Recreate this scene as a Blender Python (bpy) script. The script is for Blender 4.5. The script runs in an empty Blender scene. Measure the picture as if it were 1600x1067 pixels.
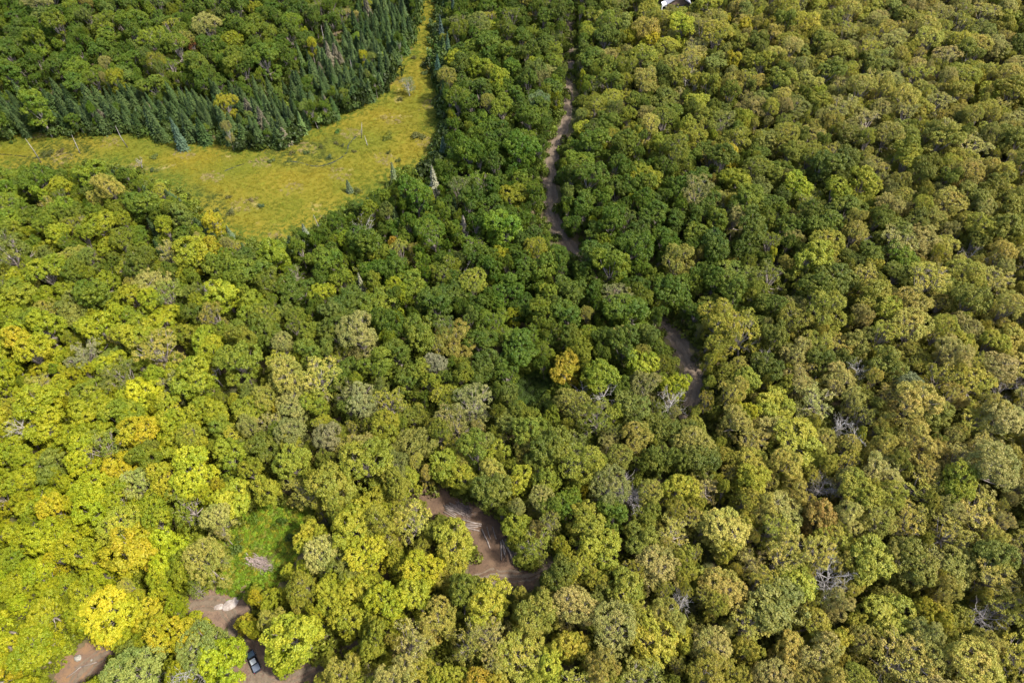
import bpy, bmesh, math, random
import numpy as np
from mathutils import Vector, Matrix, Euler

S = bpy.context.scene
C = S.collection
RNG = np.random.default_rng(7)
random.seed(7)
PI = math.pi

# ------------------------------------------------------------------ camera
CAM_H = 180.0
PITCH = math.radians(54.0)
F_PX = 1067.0                       # focal length in photograph pixels (1600 wide)
cam_d = bpy.data.cameras.new('camera')
cam_d.sensor_width = 36.0
cam_d.lens = 24.0
cam_d.clip_start = 1.0
cam_d.clip_end = 6000.0
cam = bpy.data.objects.new('camera', cam_d)
cam.location = (0, 0, CAM_H)
cam.rotation_euler = (PI/2 - PITCH, 0, 0)
C.objects.link(cam)
S.camera = cam

# ------------------------------------------------------------------ sky, sun, exposure
SUN_EL, SUN_AZ = math.radians(55.0), math.radians(108.0)      # azimuth clockwise from +Y
W = bpy.data.worlds.new('World')
S.world = W
W.use_nodes = True
nt = W.node_tree
sky = nt.nodes.new('ShaderNodeTexSky')
sky.sky_type = 'NISHITA'
sky.sun_disc = False
sky.sun_elevation = SUN_EL
sky.sun_rotation = SUN_AZ
sky.air_density = 1.0
sky.dust_density = 2.5
bg = nt.nodes['Background']
bg.inputs['Strength'].default_value = 0.142
nt.links.new(sky.outputs[0], bg.inputs['Color'])
sun_d = bpy.data.lights.new('sun', 'SUN')
sun_d.energy = 3.4
sun_d.angle = math.radians(5.0)
sun_d.color = (1.0, 0.95, 0.86)
sun = bpy.data.objects.new('sun', sun_d)
sdir = Vector((math.sin(SUN_AZ)*math.cos(SUN_EL), math.cos(SUN_AZ)*math.cos(SUN_EL), math.sin(SUN_EL)))
sun.rotation_euler = sdir.to_track_quat('Z', 'Y').to_euler()
sun.location = sdir * 400
C.objects.link(sun)
S.view_settings.view_transform = 'Standard'
S.view_settings.look = 'None'
S.view_settings.gamma = 1.0
S.view_settings.use_curve_mapping = False
S.view_settings.exposure = 1.76
S.cycles.max_bounces = 6
S.cycles.diffuse_bounces = 3
S.cycles.transmission_bounces = 4
S.cycles.transparent_max_bounces = 8

# ------------------------------------------------------------------ where things stand
FWD = np.array([0, math.cos(PITCH), -math.sin(PITCH)])
UP = np.array([0, math.sin(PITCH), math.cos(PITCH)])

def sstep(a, b, x):
    t = np.clip((x-a)/(b-a), 0, 1)
    return t*t*(3-2*t)

def ground_z(x, y):
    x = np.asarray(x, float); y = np.asarray(y, float)
    z = 1.6*np.sin(x/47+1.3)*np.cos(y/58+.4) + 0.8*np.sin(x/23+y/31)
    z = z + 7*sstep(40, 220, x) + 5*sstep(380, 520, y)
    m = sstep(70, 25, np.abs((y-265) - .35*(x+110))) * sstep(40, -10, x)
    return z*(1-.85*m) - 2.0*m

def project(p):
    p = np.asarray(p, float)
    v = p - np.array([0, 0, CAM_H])
    d = v @ FWD
    return 800 + F_PX*v[..., 0]/d, 533.5 - F_PX*(v @ UP)/d, d

def at(px, py, h=0.0):
    """the point on the land (plus h) that shows at this place of the photograph"""
    d = FWD + (px-800)/F_PX*np.array([1, 0, 0]) - (py-533.5)/F_PX*UP
    z = 0.0
    for _ in range(12):
        t = (z + h - CAM_H)/d[2]
        q = np.array([0, 0, CAM_H]) + d*t
        z = float(ground_z(q[0], q[1]))
    return np.array([q[0], q[1], z])

def in_poly(poly, x, y):
    x = np.asarray(x, float); y = np.asarray(y, float)
    inside = np.zeros(x.shape, bool)
    n = len(poly)
    for i in range(n):
        x1, y1 = poly[i]; x2, y2 = poly[(i+1) % n]
        if y1 == y2: continue
        c = ((y1 > y) != (y2 > y)) & (x < (x2-x1)*(y-y1)/(y2-y1) + x1)
        inside ^= c
    return inside

def seg_dist(poly, x, y, closed=True):
    x = np.asarray(x, float); y = np.asarray(y, float)
    best = np.full(x.shape, 1e9)
    n = len(poly)
    for i in range(n if closed else n-1):
        ax, ay = poly[i]; bx, by = poly[(i+1) % n]
        L = max((bx-ax)**2+(by-ay)**2, 1e-9)
        t = np.clip(((x-ax)*(bx-ax)+(y-ay)*(by-ay))/L, 0, 1)
        best = np.minimum(best, np.hypot(x-ax-t*(bx-ax), y-ay-t*(by-ay)))
    return best

# open places as they show (photograph pixels)
MEADOW = [(-80, 213), (60, 214), (190, 206), (240, 212), (275, 226), (340, 226), (400, 236), (440, 230), (490, 203),
          (560, 168), (603, 146), (612, 118), (640, 78), (652, 40), (660, -30), (686, -30), (682, 60), (682, 130), (690, 200),
          (678, 258), (625, 268), (596, 290), (556, 312), (520, 332), (488, 352), (440, 368), (400, 374), (335, 362),
          (315, 330), (290, 300), (240, 276), (195, 262), (140, 252), (100, 262), (40, 258), (-80, 268)]
TRACK_A = [(889, 45), (888, 75), (886, 120), (881, 150), (880, 175), (869, 205), (862, 230), (853, 262), (852, 290), (845, 312),
           (852, 340), (862, 360), (878, 375), (893, 392), (907, 404), (897, 388), (879, 360), (871, 317), (871, 275), (866, 262),
           (873, 235), (889, 212), (896, 180), (897, 150), (897, 120), (895, 82), (898, 45)]
TRACK_B = [(1042, 508), (1056, 518), (1070, 535), (1086, 560), (1093, 582), (1091, 612), (1085, 628), (1076, 650), (1066, 660),
           (1072, 640), (1079, 612), (1077, 590), (1067, 570), (1056, 548), (1043, 526)]
LANDING = [(655, 758), (678, 768), (706, 776), (735, 792), (762, 812), (782, 834), (800, 862), (806, 884), (830, 896), (824, 908),
           (790, 905), (764, 893), (748, 888), (752, 862), (741, 838), (728, 818), (700, 802), (672, 796), (658, 776)]
GLADE = [(392, 800), (430, 788), (468, 806), (470, 836), (452, 866), (436, 896), (420, 910), (392, 908), (372, 922), (352, 912), (352, 884), (366, 862), (376, 832)]
ROCKS = [(296, 944), (322, 926), (352, 924), (380, 934), (378, 956), (352, 968), (318, 960)]
YARD = [(372, 1016), (392, 1008), (408, 1012), (424, 1066), (452, 1058), (492, 1036), (497, 1042), (470, 1064), (450, 1110), (378, 1110)]
SPUR = [(108, 1022), (138, 1018), (172, 1006), (180, 1012), (168, 1034), (140, 1046), (120, 1080), (98, 1080), (106, 1052)]
MOSS = [(816, 590), (846, 584), (858, 606), (842, 622), (818, 618)]
ROOF = [(1028, -20), (1086, -20), (1079, 7), (1046, 5), (1036, 17), (1029, 17)]
OPEN = [MEADOW, TRACK_A, TRACK_B, LANDING, GLADE, ROCKS, YARD, SPUR, MOSS, ROOF]

_rx = np.arange(-120, 1724, 2.0); _ry = np.arange(-120, 1204, 2.0)
_RX, _RY = np.meshgrid(_rx, _ry, indexing='ij')
RASTER = np.zeros(_RX.shape, bool)
for p in OPEN:
    ax = [q[0] for q in p]; ay = [q[1] for q in p]
    i0, i1 = np.searchsorted(_rx, [min(ax)-2, max(ax)+4]); j0, j1 = np.searchsorted(_ry, [min(ay)-2, max(ay)+4])
    RASTER[i0:i1, j0:j1] |= in_poly(p, _RX[i0:i1, j0:j1], _RY[i0:i1, j0:j1])
def is_open(px, py):
    i = np.rint((np.asarray(px)+120)/2).astype(int); j = np.rint((np.asarray(py)+120)/2).astype(int)
    ok = (i >= 0) & (i < RASTER.shape[0]) & (j >= 0) & (j < RASTER.shape[1])
    return RASTER[np.clip(i, 0, RASTER.shape[0]-1), np.clip(j, 0, RASTER.shape[1]-1)] & ok

def ground_poly(poly, grow=0.0):
    g = [tuple(at(*p)[:2]) for p in poly]
    return g

# the dirt track on the ground
TRACK_PX = [(884, -60), (890, 40), (891, 100), (889, 150), (884, 190), (872, 222), (861, 265), (859, 310), (866, 345), (884, 375), (905, 402),
            (950, 440), (1005, 478), (1045, 515), (1070, 552), (1083, 585), (1084, 615), (1072, 650), (1055, 688), (1030, 735),
            (990, 790), (955, 828), (922, 858), (895, 870), (860, 886), (818, 900), (775, 898)]
TRACK2_PX = [(775, 898), (720, 915), (660, 945), (610, 985), (540, 1022), (480, 1046), (430, 1062), (392, 1066), (380, 1120)]
TRACK3_PX = [(405, 1066), (396, 1030), (372, 985), (345, 945), (290, 948), (235, 985), (172, 1015), (128, 1050), (95, 1110)]

def smooth_line(px, n=6):
    P = [at(*p)[:2] for p in px]
    out = []
    for i in range(len(P)-1):
        p0 = P[max(i-1, 0)]; p1 = P[i]; p2 = P[i+1]; p3 = P[min(i+2, len(P)-1)]
        for k in range(n):
            t = k/n
            out.append(.5*((2*p1)+(-p0+p2)*t+(2*p0-5*p1+4*p2-p3)*t*t+(-p0+3*p1-3*p2+p3)*t**3))
    out.append(P[-1])
    return [tuple(p) for p in out]
TRACKS = [smooth_line(TRACK_PX), smooth_line(TRACK2_PX), smooth_line(TRACK3_PX)]

# ------------------------------------------------------------------ helpers
def setp(o, label=None, cat=None, group=None, kind=None):
    if label: o['label'] = label
    if cat: o['category'] = cat
    if group: o['group'] = group
    if kind: o['kind'] = kind
    return o

def link(o, parent=None, coll=None):
    (coll or C).objects.link(o)
    if parent is not None: o.parent = parent
    return o

def empty(name, loc, rz=0.0):
    o = bpy.data.objects.new(name, None)
    o.empty_display_size = .5
    o.location = loc
    o.rotation_euler = (0, 0, rz)
    return link(o)

class MB:
    """collects vertices and faces"""
    def __init__(self):
        self.v = []; self.f = []; self.mi = []; self.tint = []
        self.n = 0
    def add(self, v, f, mi=0, tint=None):
        v = np.asarray(v, float).reshape(-1, 3)
        f = [tuple(int(i)+self.n for i in q) for q in f]
        self.v.append(v); self.f.extend(f); self.mi.extend([mi]*len(f))
        self.tint.extend(list(tint) if tint is not None else [.5]*len(f))
        self.n += len(v)
    def merge(self, o):
        base = self.n
        self.v.extend(o.v); self.f.extend(tuple(i+base for i in q) for q in o.f)
        self.mi.extend(o.mi); self.tint.extend(o.tint); self.n += o.n
    def quads(self, V, mi=0, tint=None):
        """V: (n,4,3)"""
        n = len(V)
        idx = np.arange(n*4).reshape(n, 4)
        self.add(V.reshape(-1, 3), idx.tolist(), mi, tint)
    def box(self, c, s, R=None, mi=0):
        c = np.asarray(c, float); s = np.asarray(s, float)/2
        P = np.array([[x, y, z] for x in (-1, 1) for y in (-1, 1) for z in (-1, 1)])*s
        if R is not None: P = P @ np.asarray(R).T
        self.add(P+c, [(0, 1, 3, 2), (4, 6, 7, 5), (0, 4, 5, 1), (2, 3, 7, 6), (0, 2, 6, 4), (1, 5, 7, 3)], mi)
    def tube(self, pts, rad, sides=5, mi=0, cap=True, tint=None):
        pts = np.asarray(pts, float)
        n = len(pts)
        rings = []
        for i in range(n):
            d = pts[min(i+1, n-1)]-pts[max(i-1, 0)]
            d = d/(np.linalg.norm(d)+1e-9)
            a = np.cross(d, [0, 0, 1] if abs(d[2]) < .9 else [1, 0, 0]); a /= np.linalg.norm(a)
            b = np.cross(d, a)
            th = np.arange(sides)*2*PI/sides
            rings.append(pts[i]+rad[i]*(np.cos(th)[:, None]*a+np.sin(th)[:, None]*b))
        V = np.concatenate(rings)
        F = []
        for i in range(n-1):
            for k in range(sides):
                F.append((i*sides+k, i*sides+(k+1) % sides, (i+1)*sides+(k+1) % sides, (i+1)*sides+k))
        if cap:
            F.append(tuple(range(sides))[::-1]); F.append(tuple(range((n-1)*sides, n*sides)))
        self.add(V, F, mi, [tint if tint is not None else .5]*len(F))
    def mesh(self, name, mats, smooth=False):
        me = bpy.data.meshes.new(name)
        V = np.concatenate(self.v) if self.v else np.zeros((0, 3))
        me.from_pydata(V.tolist(), [], self.f)
        for m in mats: me.materials.append(m)
        if len(mats) > 1: me.polygons.foreach_set('material_index', self.mi)
        a = me.attributes.new('leaf_tint', 'FLOAT', 'FACE')
        a.data.foreach_set('value', np.asarray(self.tint, float))
        if smooth: me.polygons.foreach_set('use_smooth', [True]*len(self.f))
        me.update()
        return me
    def obj(self, name, mats, parent=None, smooth=False, coll=None):
        o = bpy.data.objects.new(name, self.mesh(name, mats, smooth))
        return link(o, parent, coll)

# ------------------------------------------------------------------ materials
def new_mat(name):
    m = bpy.data.materials.new(name); m.use_nodes = True
    return m, m.node_tree, m.node_tree.nodes['Principled BSDF']

def mixc(t, a, b, fac, mode='MIX'):
    n = t.nodes.new('ShaderNodeMix'); n.data_type = 'RGBA'; n.blend_type = mode
    for s, v in ((n.inputs['Factor'], fac), (n.inputs[6], a), (n.inputs[7], b)):
        if hasattr(v, 'node'): t.links.new(v, s)
        elif isinstance(v, (int, float)): s.default_value = v
        else: s.default_value = (*v, 1) if len(v) == 3 else v
    return n.outputs[2]

def noise(t, scale, detail=3, rough=.55, coord='Object', vec=None):
    n = t.nodes.new('ShaderNodeTexNoise')
    n.inputs['Scale'].default_value = scale; n.inputs['Detail'].default_value = detail; n.inputs['Roughness'].default_value = rough
    if vec is None:
        c = t.nodes.new('ShaderNodeTexCoord'); vec = c.outputs[coord]
    t.links.new(vec, n.inputs['Vector'])
    return n.outputs['Fac']

def ramp(t, fac, a, b):
    n = t.nodes.new('ShaderNodeMapRange')
    n.inputs['From Min'].default_value = a; n.inputs['From Max'].default_value = b
    t.links.new(fac, n.inputs['Value'])
    return n.outputs['Result']

def foliage_mat(name, attr='tree_color', transl=.3, rough=.55, spec=.25):
    m, t, p = new_mat(name)
    a = t.nodes.new('ShaderNodeAttribute'); a.attribute_type = 'INSTANCER'; a.attribute_name = attr
    l = t.nodes.new('ShaderNodeAttribute'); l.attribute_type = 'GEOMETRY'; l.attribute_name = 'leaf_tint'
    hs = t.nodes.new('ShaderNodeHueSaturation')
    t.links.new(a.outputs['Color'], hs.inputs['Color'])
    h = t.nodes.new('ShaderNodeMapRange'); h.inputs['To Min'].default_value = .532; h.inputs['To Max'].default_value = .486
    t.links.new(l.outputs['Fac'], h.inputs['Value']); t.links.new(h.outputs[0], hs.inputs['Hue'])
    v = t.nodes.new('ShaderNodeMapRange'); v.inputs['To Min'].default_value = .78; v.inputs['To Max'].default_value = 1.22
    t.links.new(l.outputs['Fac'], v.inputs['Value']); t.links.new(v.outputs[0], hs.inputs['Value'])
    col = hs.outputs[0]
    t.links.new(col, p.inputs['Base Color'])
    p.inputs['Roughness'].default_value = rough
    p.inputs['Specular IOR Level'].default_value = spec
    tr = t.nodes.new('ShaderNodeBsdfTranslucent'); t.links.new(col, tr.inputs['Color'])
    mx = t.nodes.new('ShaderNodeMixShader'); mx.inputs[0].default_value = transl
    t.links.new(p.outputs[0], mx.inputs[1]); t.links.new(tr.outputs[0], mx.inputs[2])
    t.links.new(mx.outputs[0], t.nodes['Material Output'].inputs['Surface'])
    return m

def plain_mat(name, col, col2=None, scale=2.0, rough=.85, spec=.3, metallic=0.0, detail=4):
    m, t, p = new_mat(name)
    if col2 is None: p.inputs['Base Color'].default_value = (*col, 1)
    else: t.links.new(mixc(t, col, col2, ramp(t, noise(t, scale, detail), .35, .65)), p.inputs['Base Color'])
    p.inputs['Roughness'].default_value = rough
    p.inputs['Specular IOR Level'].default_value = spec
    p.inputs['Metallic'].default_value = metallic
    return m

M_LEAF = foliage_mat('leaves', transl=.40)
M_NEEDLE = foliage_mat('needles', transl=.12, rough=.6)
M_GRASS = foliage_mat('grass_blades', transl=.3, rough=.7, spec=.15)
M_BARK = plain_mat('bark', (.13, .10, .08), (.24, .21, .18), 1.5)
M_PALE = plain_mat('weathered_wood', (.22, .20, .18), (.36, .335, .31), 2.0)
M_GREYWOOD = plain_mat('grey_twigs', (.14, .12, .11), (.25, .225, .21), 2.0)

def floor_mat():
    m, t, p = new_mat('forest_floor')
    c1 = mixc(t, (.045, .05, .014), (.085, .065, .035), ramp(t, noise(t, .05, 4), .4, .6))
    c2 = mixc(t, c1, (.11, .085, .055), ramp(t, noise(t, .6, 5, .7), .5, .75))
    t.links.new(c2, p.inputs['Base Color']); p.inputs['Roughness'].default_value = .95; p.inputs['Specular IOR Level'].default_value = .1
    return m

def meadow_mat():
    m, t, p = new_mat('meadow_turf')
    big = noise(t, .035, 4, .6); mid = noise(t, .16, 5, .65); fine = noise(t, 1.1, 4, .7)
    c = mixc(t, (.074, .076, .007), (.112, .090, .009), ramp(t, big, .38, .62))
    c = mixc(t, c, (.085, .098, .008), ramp(t, mid, .56, .74))
    c = mixc(t, c, (.20, .155, .06), ramp(t, noise(t, .09, 4, .6, vec=None), .64, .76))
    c = mixc(t, c, (.085, .08, .009), ramp(t, fine, .60, 1.0))
    t.links.new(c, p.inputs['Base Color']); p.inputs['Roughness'].default_value = .95; p.inputs['Specular IOR Level'].default_value = .1
    return m

def dirt_mat(name, a, b, c3):
    m, t, p = new_mat(name)
    c = mixc(t, a, b, ramp(t, noise(t, .35, 5, .65), .35, .65))
    c = mixc(t, c, c3, ramp(t, noise(t, 1.8, 5, .7), .52, .72))
    ac = t.nodes.new('ShaderNodeAttribute'); ac.attribute_type = 'GEOMETRY'; ac.attribute_name = 'rut'
    f = t.nodes.new('ShaderNodeMath'); f.operation = 'MULTIPLY'; f.inputs[1].default_value = .8
    t.links.new(ac.outputs['Fac'], f.inputs[0])
    c = mixc(t, c, tuple(.45*x for x in a), f.outputs[0])
    t.links.new(c, p.inputs['Base Color']); p.inputs['Roughness'].default_value = .95; p.inputs['Specular IOR Level'].default_value = .12
    bp = t.nodes.new('ShaderNodeBump'); bp.inputs['Strength'].default_value = .5; bp.inputs['Distance'].default_value = .3
    t.links.new(noise(t, 1.2, 6, .7), bp.inputs['Height']); t.links.new(bp.outputs[0], p.inputs['Normal'])
    return m
M_TRACK = dirt_mat('track_dirt', (.092, .069, .048), (.124, .096, .068), (.060, .046, .032))
M_LANDING = dirt_mat('landing_dirt', (.094, .061, .038), (.062, .039, .026), (.036, .025, .018))
M_YARD = dirt_mat('yard_dirt', (.140, .094, .062), (.092, .062, .045), (.052, .038, .028))
M_SPUR = dirt_mat('spur_dirt', (.15, .09, .048), (.105, .07, .05), (.065, .048, .04))

# ------------------------------------------------------------------ land
def grid_sheet(name, x0, x1, y0, y1, step, keep, mat, dz, bumps=0.0, seed=1):
    nx = int((x1-x0)/step)+1; ny = int((y1-y0)/step)+1
    X, Y = np.meshgrid(x0+np.arange(nx)*step, y0+np.arange(ny)*step, indexing='ij')
    r = np.random.default_rng(seed)
    jx = X + (r.random(X.shape)-.5)*step*.6; jy = Y + (r.random(Y.shape)-.5)*step*.6
    Z = ground_z(jx, jy)+dz + (r.random(X.shape)-.5)*bumps
    if keep is not None: K = keep(.25*(X[:-1, :-1]+X[1:, :-1]+X[:-1, 1:]+X[1:, 1:]), .25*(Y[:-1, :-1]+Y[1:, :-1]+Y[:-1, 1:]+Y[1:, 1:]))
    else: K = np.ones((nx-1, ny-1), bool)
    idx = np.arange(nx*ny).reshape(nx, ny)
    i, j = np.nonzero(K)
    F = np.stack([idx[i, j], idx[i+1, j], idx[i+1, j+1], idx[i, j+1]], 1)
    used, inv = np.unique(F, return_inverse=True)
    V = np.stack([jx.ravel(), jy.ravel(), Z.ravel()], 1)[used]
    b = MB(); b.add(V, inv.reshape(-1, 4).tolist())
    return b.obj(name, [mat], smooth=True)

ground = grid_sheet('ground', -520, 520, -140, 760, 6.0, None, floor_mat(), 0)
setp(ground, 'brown and dark green forest floor seen in the gaps between crowns', 'ground', kind='structure')
# the land beyond, out to the horizon
b = MB()
far = [(-520, -140), (520, -140), (520, 760), (-520, 760)]
big = [(-4000, -4000), (4000, -4000), (4000, 4000), (-4000, 4000)]
b.add([(x, y, 2.0) for x, y in big]+[(x, y, 2.0) for x, y in far], [(0, 1, 5, 4), (1, 2, 6, 5), (2, 3, 7, 6), (3, 0, 4, 7)])
land = b.obj('land', [bpy.data.materials['forest_floor']])
setp(land, 'wide land that carries the forest on to the horizon', 'land', kind='structure')

G_MEADOW = ground_poly([(p[0], p[1]) for p in MEADOW])
# the meadow runs on a little under the trees that stand before its near edge
def meadow_keep(x, y):
    return in_poly(G_MEADOW, x, y) | (seg_dist(G_MEADOW, x, y) < 3.0 + 4.0*sstep(.2, .9, np.sin(x*.31)*np.cos(y*.27))) | in_poly(G_MEADOW, x, y+11)
gx = [p[0] for p in G_MEADOW]; gy = [p[1] for p in G_MEADOW]
meadow = grid_sheet('meadow', min(gx)-8, max(gx)+8, min(gy)-16, max(gy)+8, 1.0, meadow_keep, meadow_mat(), .09, .16, 3)
setp(meadow, 'wet open meadow of yellow green sedge between forest edges', 'meadow', kind='structure')

def poly_sheet(name, poly, mat, step, grow, dz, seed, bumps=.08):
    g = ground_poly(poly)
    x = [p[0] for p in g]; y = [p[1] for p in g]
    k = lambda X, Y: in_poly(g, X, Y) | (seg_dist(g, X, Y) < grow + grow*.6*np.sin(X*1.1)*np.cos(Y*.9))
    return grid_sheet(name, min(x)-grow*2, max(x)+grow*2, min(y)-grow*2, max(y)+grow*2, step, k, mat, dz, bumps, seed)

setp(poly_sheet('dirt_landing', LANDING, M_LANDING, .6, 2.4, .10, 4), 'bare brown dirt landing where cut logs are piled', 'dirt clearing', kind='structure')
setp(poly_sheet('dirt_yard', YARD, M_YARD, .5, 2.0, .10, 5), 'bare brown dirt yard where the pickup is parked', 'dirt clearing', kind='structure')
setp(poly_sheet('dirt_spur', SPUR, M_SPUR, .5, 1.8, .10, 6), 'orange brown dirt spur with a boulder on it', 'dirt clearing', kind='structure')
setp(poly_sheet('dirt_shelf', ROCKS, M_YARD, .5, 1.8, .08, 8), 'pale dirt shelf round a bare sunlit rock', 'dirt clearing', kind='structure')
M_GLADE = plain_mat('glade_turf', (.055, .085, .007), (.11, .11, .012), .35)
setp(poly_sheet('glade_ground', GLADE, M_GLADE, .7, 2.5, .06, 7), 'bright green overgrown clearing floor round the brush pile', 'clearing', kind='structure')
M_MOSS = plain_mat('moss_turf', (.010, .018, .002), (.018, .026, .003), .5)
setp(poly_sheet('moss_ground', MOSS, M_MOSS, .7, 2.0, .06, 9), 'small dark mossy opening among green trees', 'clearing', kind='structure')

def track(name, line, half, label):
    nx = 11
    V = []; rut = []
    for i, (x, y) in enumerate(line):
        a = np.array(line[max(i-1, 0)]); c = np.array(line[min(i+1, len(line)-1)])
        d = (c-a)/(np.linalg.norm(c-a)+1e-9); nrm = np.array([-d[1], d[0]])
        pyx = float(project(np.array([x, y, 0.0]))[1])
        w = half*(1+.14*math.sin(i*1.7)+.10*math.sin(i*.63+1))
        if half > 2: w *= float(np.interp(pyx, [60, 180, 270, 420, 600, 700, 900], [.55, .75, 1.0, .95, .92, .65, .6]))
        for k in range(nx):
            s = (k/(nx-1))*2-1
            jig = (RNG.random()-.5)*(.5 if k in (0, nx-1) else .08)
            q = np.array([x, y])+nrm*(s*w+jig)
            r = math.exp(-((abs(s)-.46)/.16)**2)
            V.append((q[0], q[1], float(ground_z(*q))+.14-.09*r+(-.10 if k in (0, nx-1) else 0)))
            rut.append(r*.6)
    F = [(i*nx+k, i*nx+k+1, (i+1)*nx+k+1, (i+1)*nx+k) for i in range(len(line)-1) for k in range(nx-1)]
    m = MB(); m.add(V, F)
    o = m.obj(name, [M_TRACK], smooth=True)
    a = o.data.attributes.new('rut', 'FLOAT', 'POINT'); a.data.foreach_set('value', rut)
    setp(o, label, 'track', kind='structure')
    return o
track('dirt_track', TRACKS[0], 2.7, 'rutted brown dirt track winding through the forest')
track('dirt_track', TRACKS[1], 1.9, 'narrow dirt track from the log landing to the pickup')
track('dirt_track', TRACKS[2], 1.9, 'narrow dirt track past the bare rock and the boulder')

# stream in the meadow
M_WATER, t_, p_ = new_mat('dark_water')
p_.inputs['Base Color'].default_value = (.012, .013, .010, 1); p_.inputs['Roughness'].default_value = .25
def stream(px, half, label):
    line = smooth_line(px, 5)
    V = []
    for i, (x, y) in enumerate(line):
        a = np.array(line[max(i-1, 0)]); c = np.array(line[min(i+1, len(line)-1)])
        d = (c-a)/(np.linalg.norm(c-a)+1e-9); nrm = np.array([-d[1], d[0]])
        w = half*(.75+.5*RNG.random())
        for s in (-1, 0, 1):
            q = np.array([x, y])+nrm*s*w
            V.append((q[0], q[1], float(ground_z(*q))+.13))
    F = [(i*3+k, i*3+k+1, (i+1)*3+k+1, (i+1)*3+k) for i in range(len(line)-1) for k in range(2)]
    m = MB(); m.add(V, F); o = m.obj('stream', [M_WATER], smooth=True)
    setp(o, label, 'stream', kind='structure')
STREAMS = [[(350, 268), (368, 261), (380, 257), (392, 254), (412, 252), (440, 252), (466, 254), (490, 260), (510, 258), (530, 249), (542, 238), (545, 226), (556, 214)],
           [(-20, 240), (20, 243), (60, 247), (90, 243), (112, 237)], [(165, 257), (182, 263), (196, 270), (214, 266)]]
for s_, l_ in zip(STREAMS, ('thin dark stream winding across the meadow', 'short dark creek beside the tall snags', 'dark ditch at the near meadow edge by the grey stump')):
    stream(s_, .26, l_)

# ------------------------------------------------------------------ tree shapes
def rot_about(v, k, ang):
    k = k/np.linalg.norm(k)
    return v*math.cos(ang)+np.cross(k, v)*math.sin(ang)+k*np.dot(k, v)*(1-math.cos(ang))

def leaves(mb, cen, nor, size, r, mi=0, tint=None, jit=.55, aspect=1.25):
    """quads at cen (n,3) roughly facing nor (n,3)"""
    n = len(cen)
    N = nor + r.normal(0, jit, (n, 3)); N /= np.linalg.norm(N, axis=1, keepdims=True)+1e-9
    T = np.cross(N, r.normal(0, 1, (n, 3))); T /= np.linalg.norm(T, axis=1, keepdims=True)+1e-9
    B = np.cross(N, T)
    s = (size*(.65+.7*r.random(n)))[:, None] if np.ndim(size) == 0 else size[:, None]
    a = T*s*aspect*.5; b_ = B*s*.5
    k = (.1*s)*N
    V = np.stack([cen-a, cen+b_*.9-a*.1+k, cen+a, cen-b_*.9+a*.1+k], 1)
    mb.quads(V, mi, tint)

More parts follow.
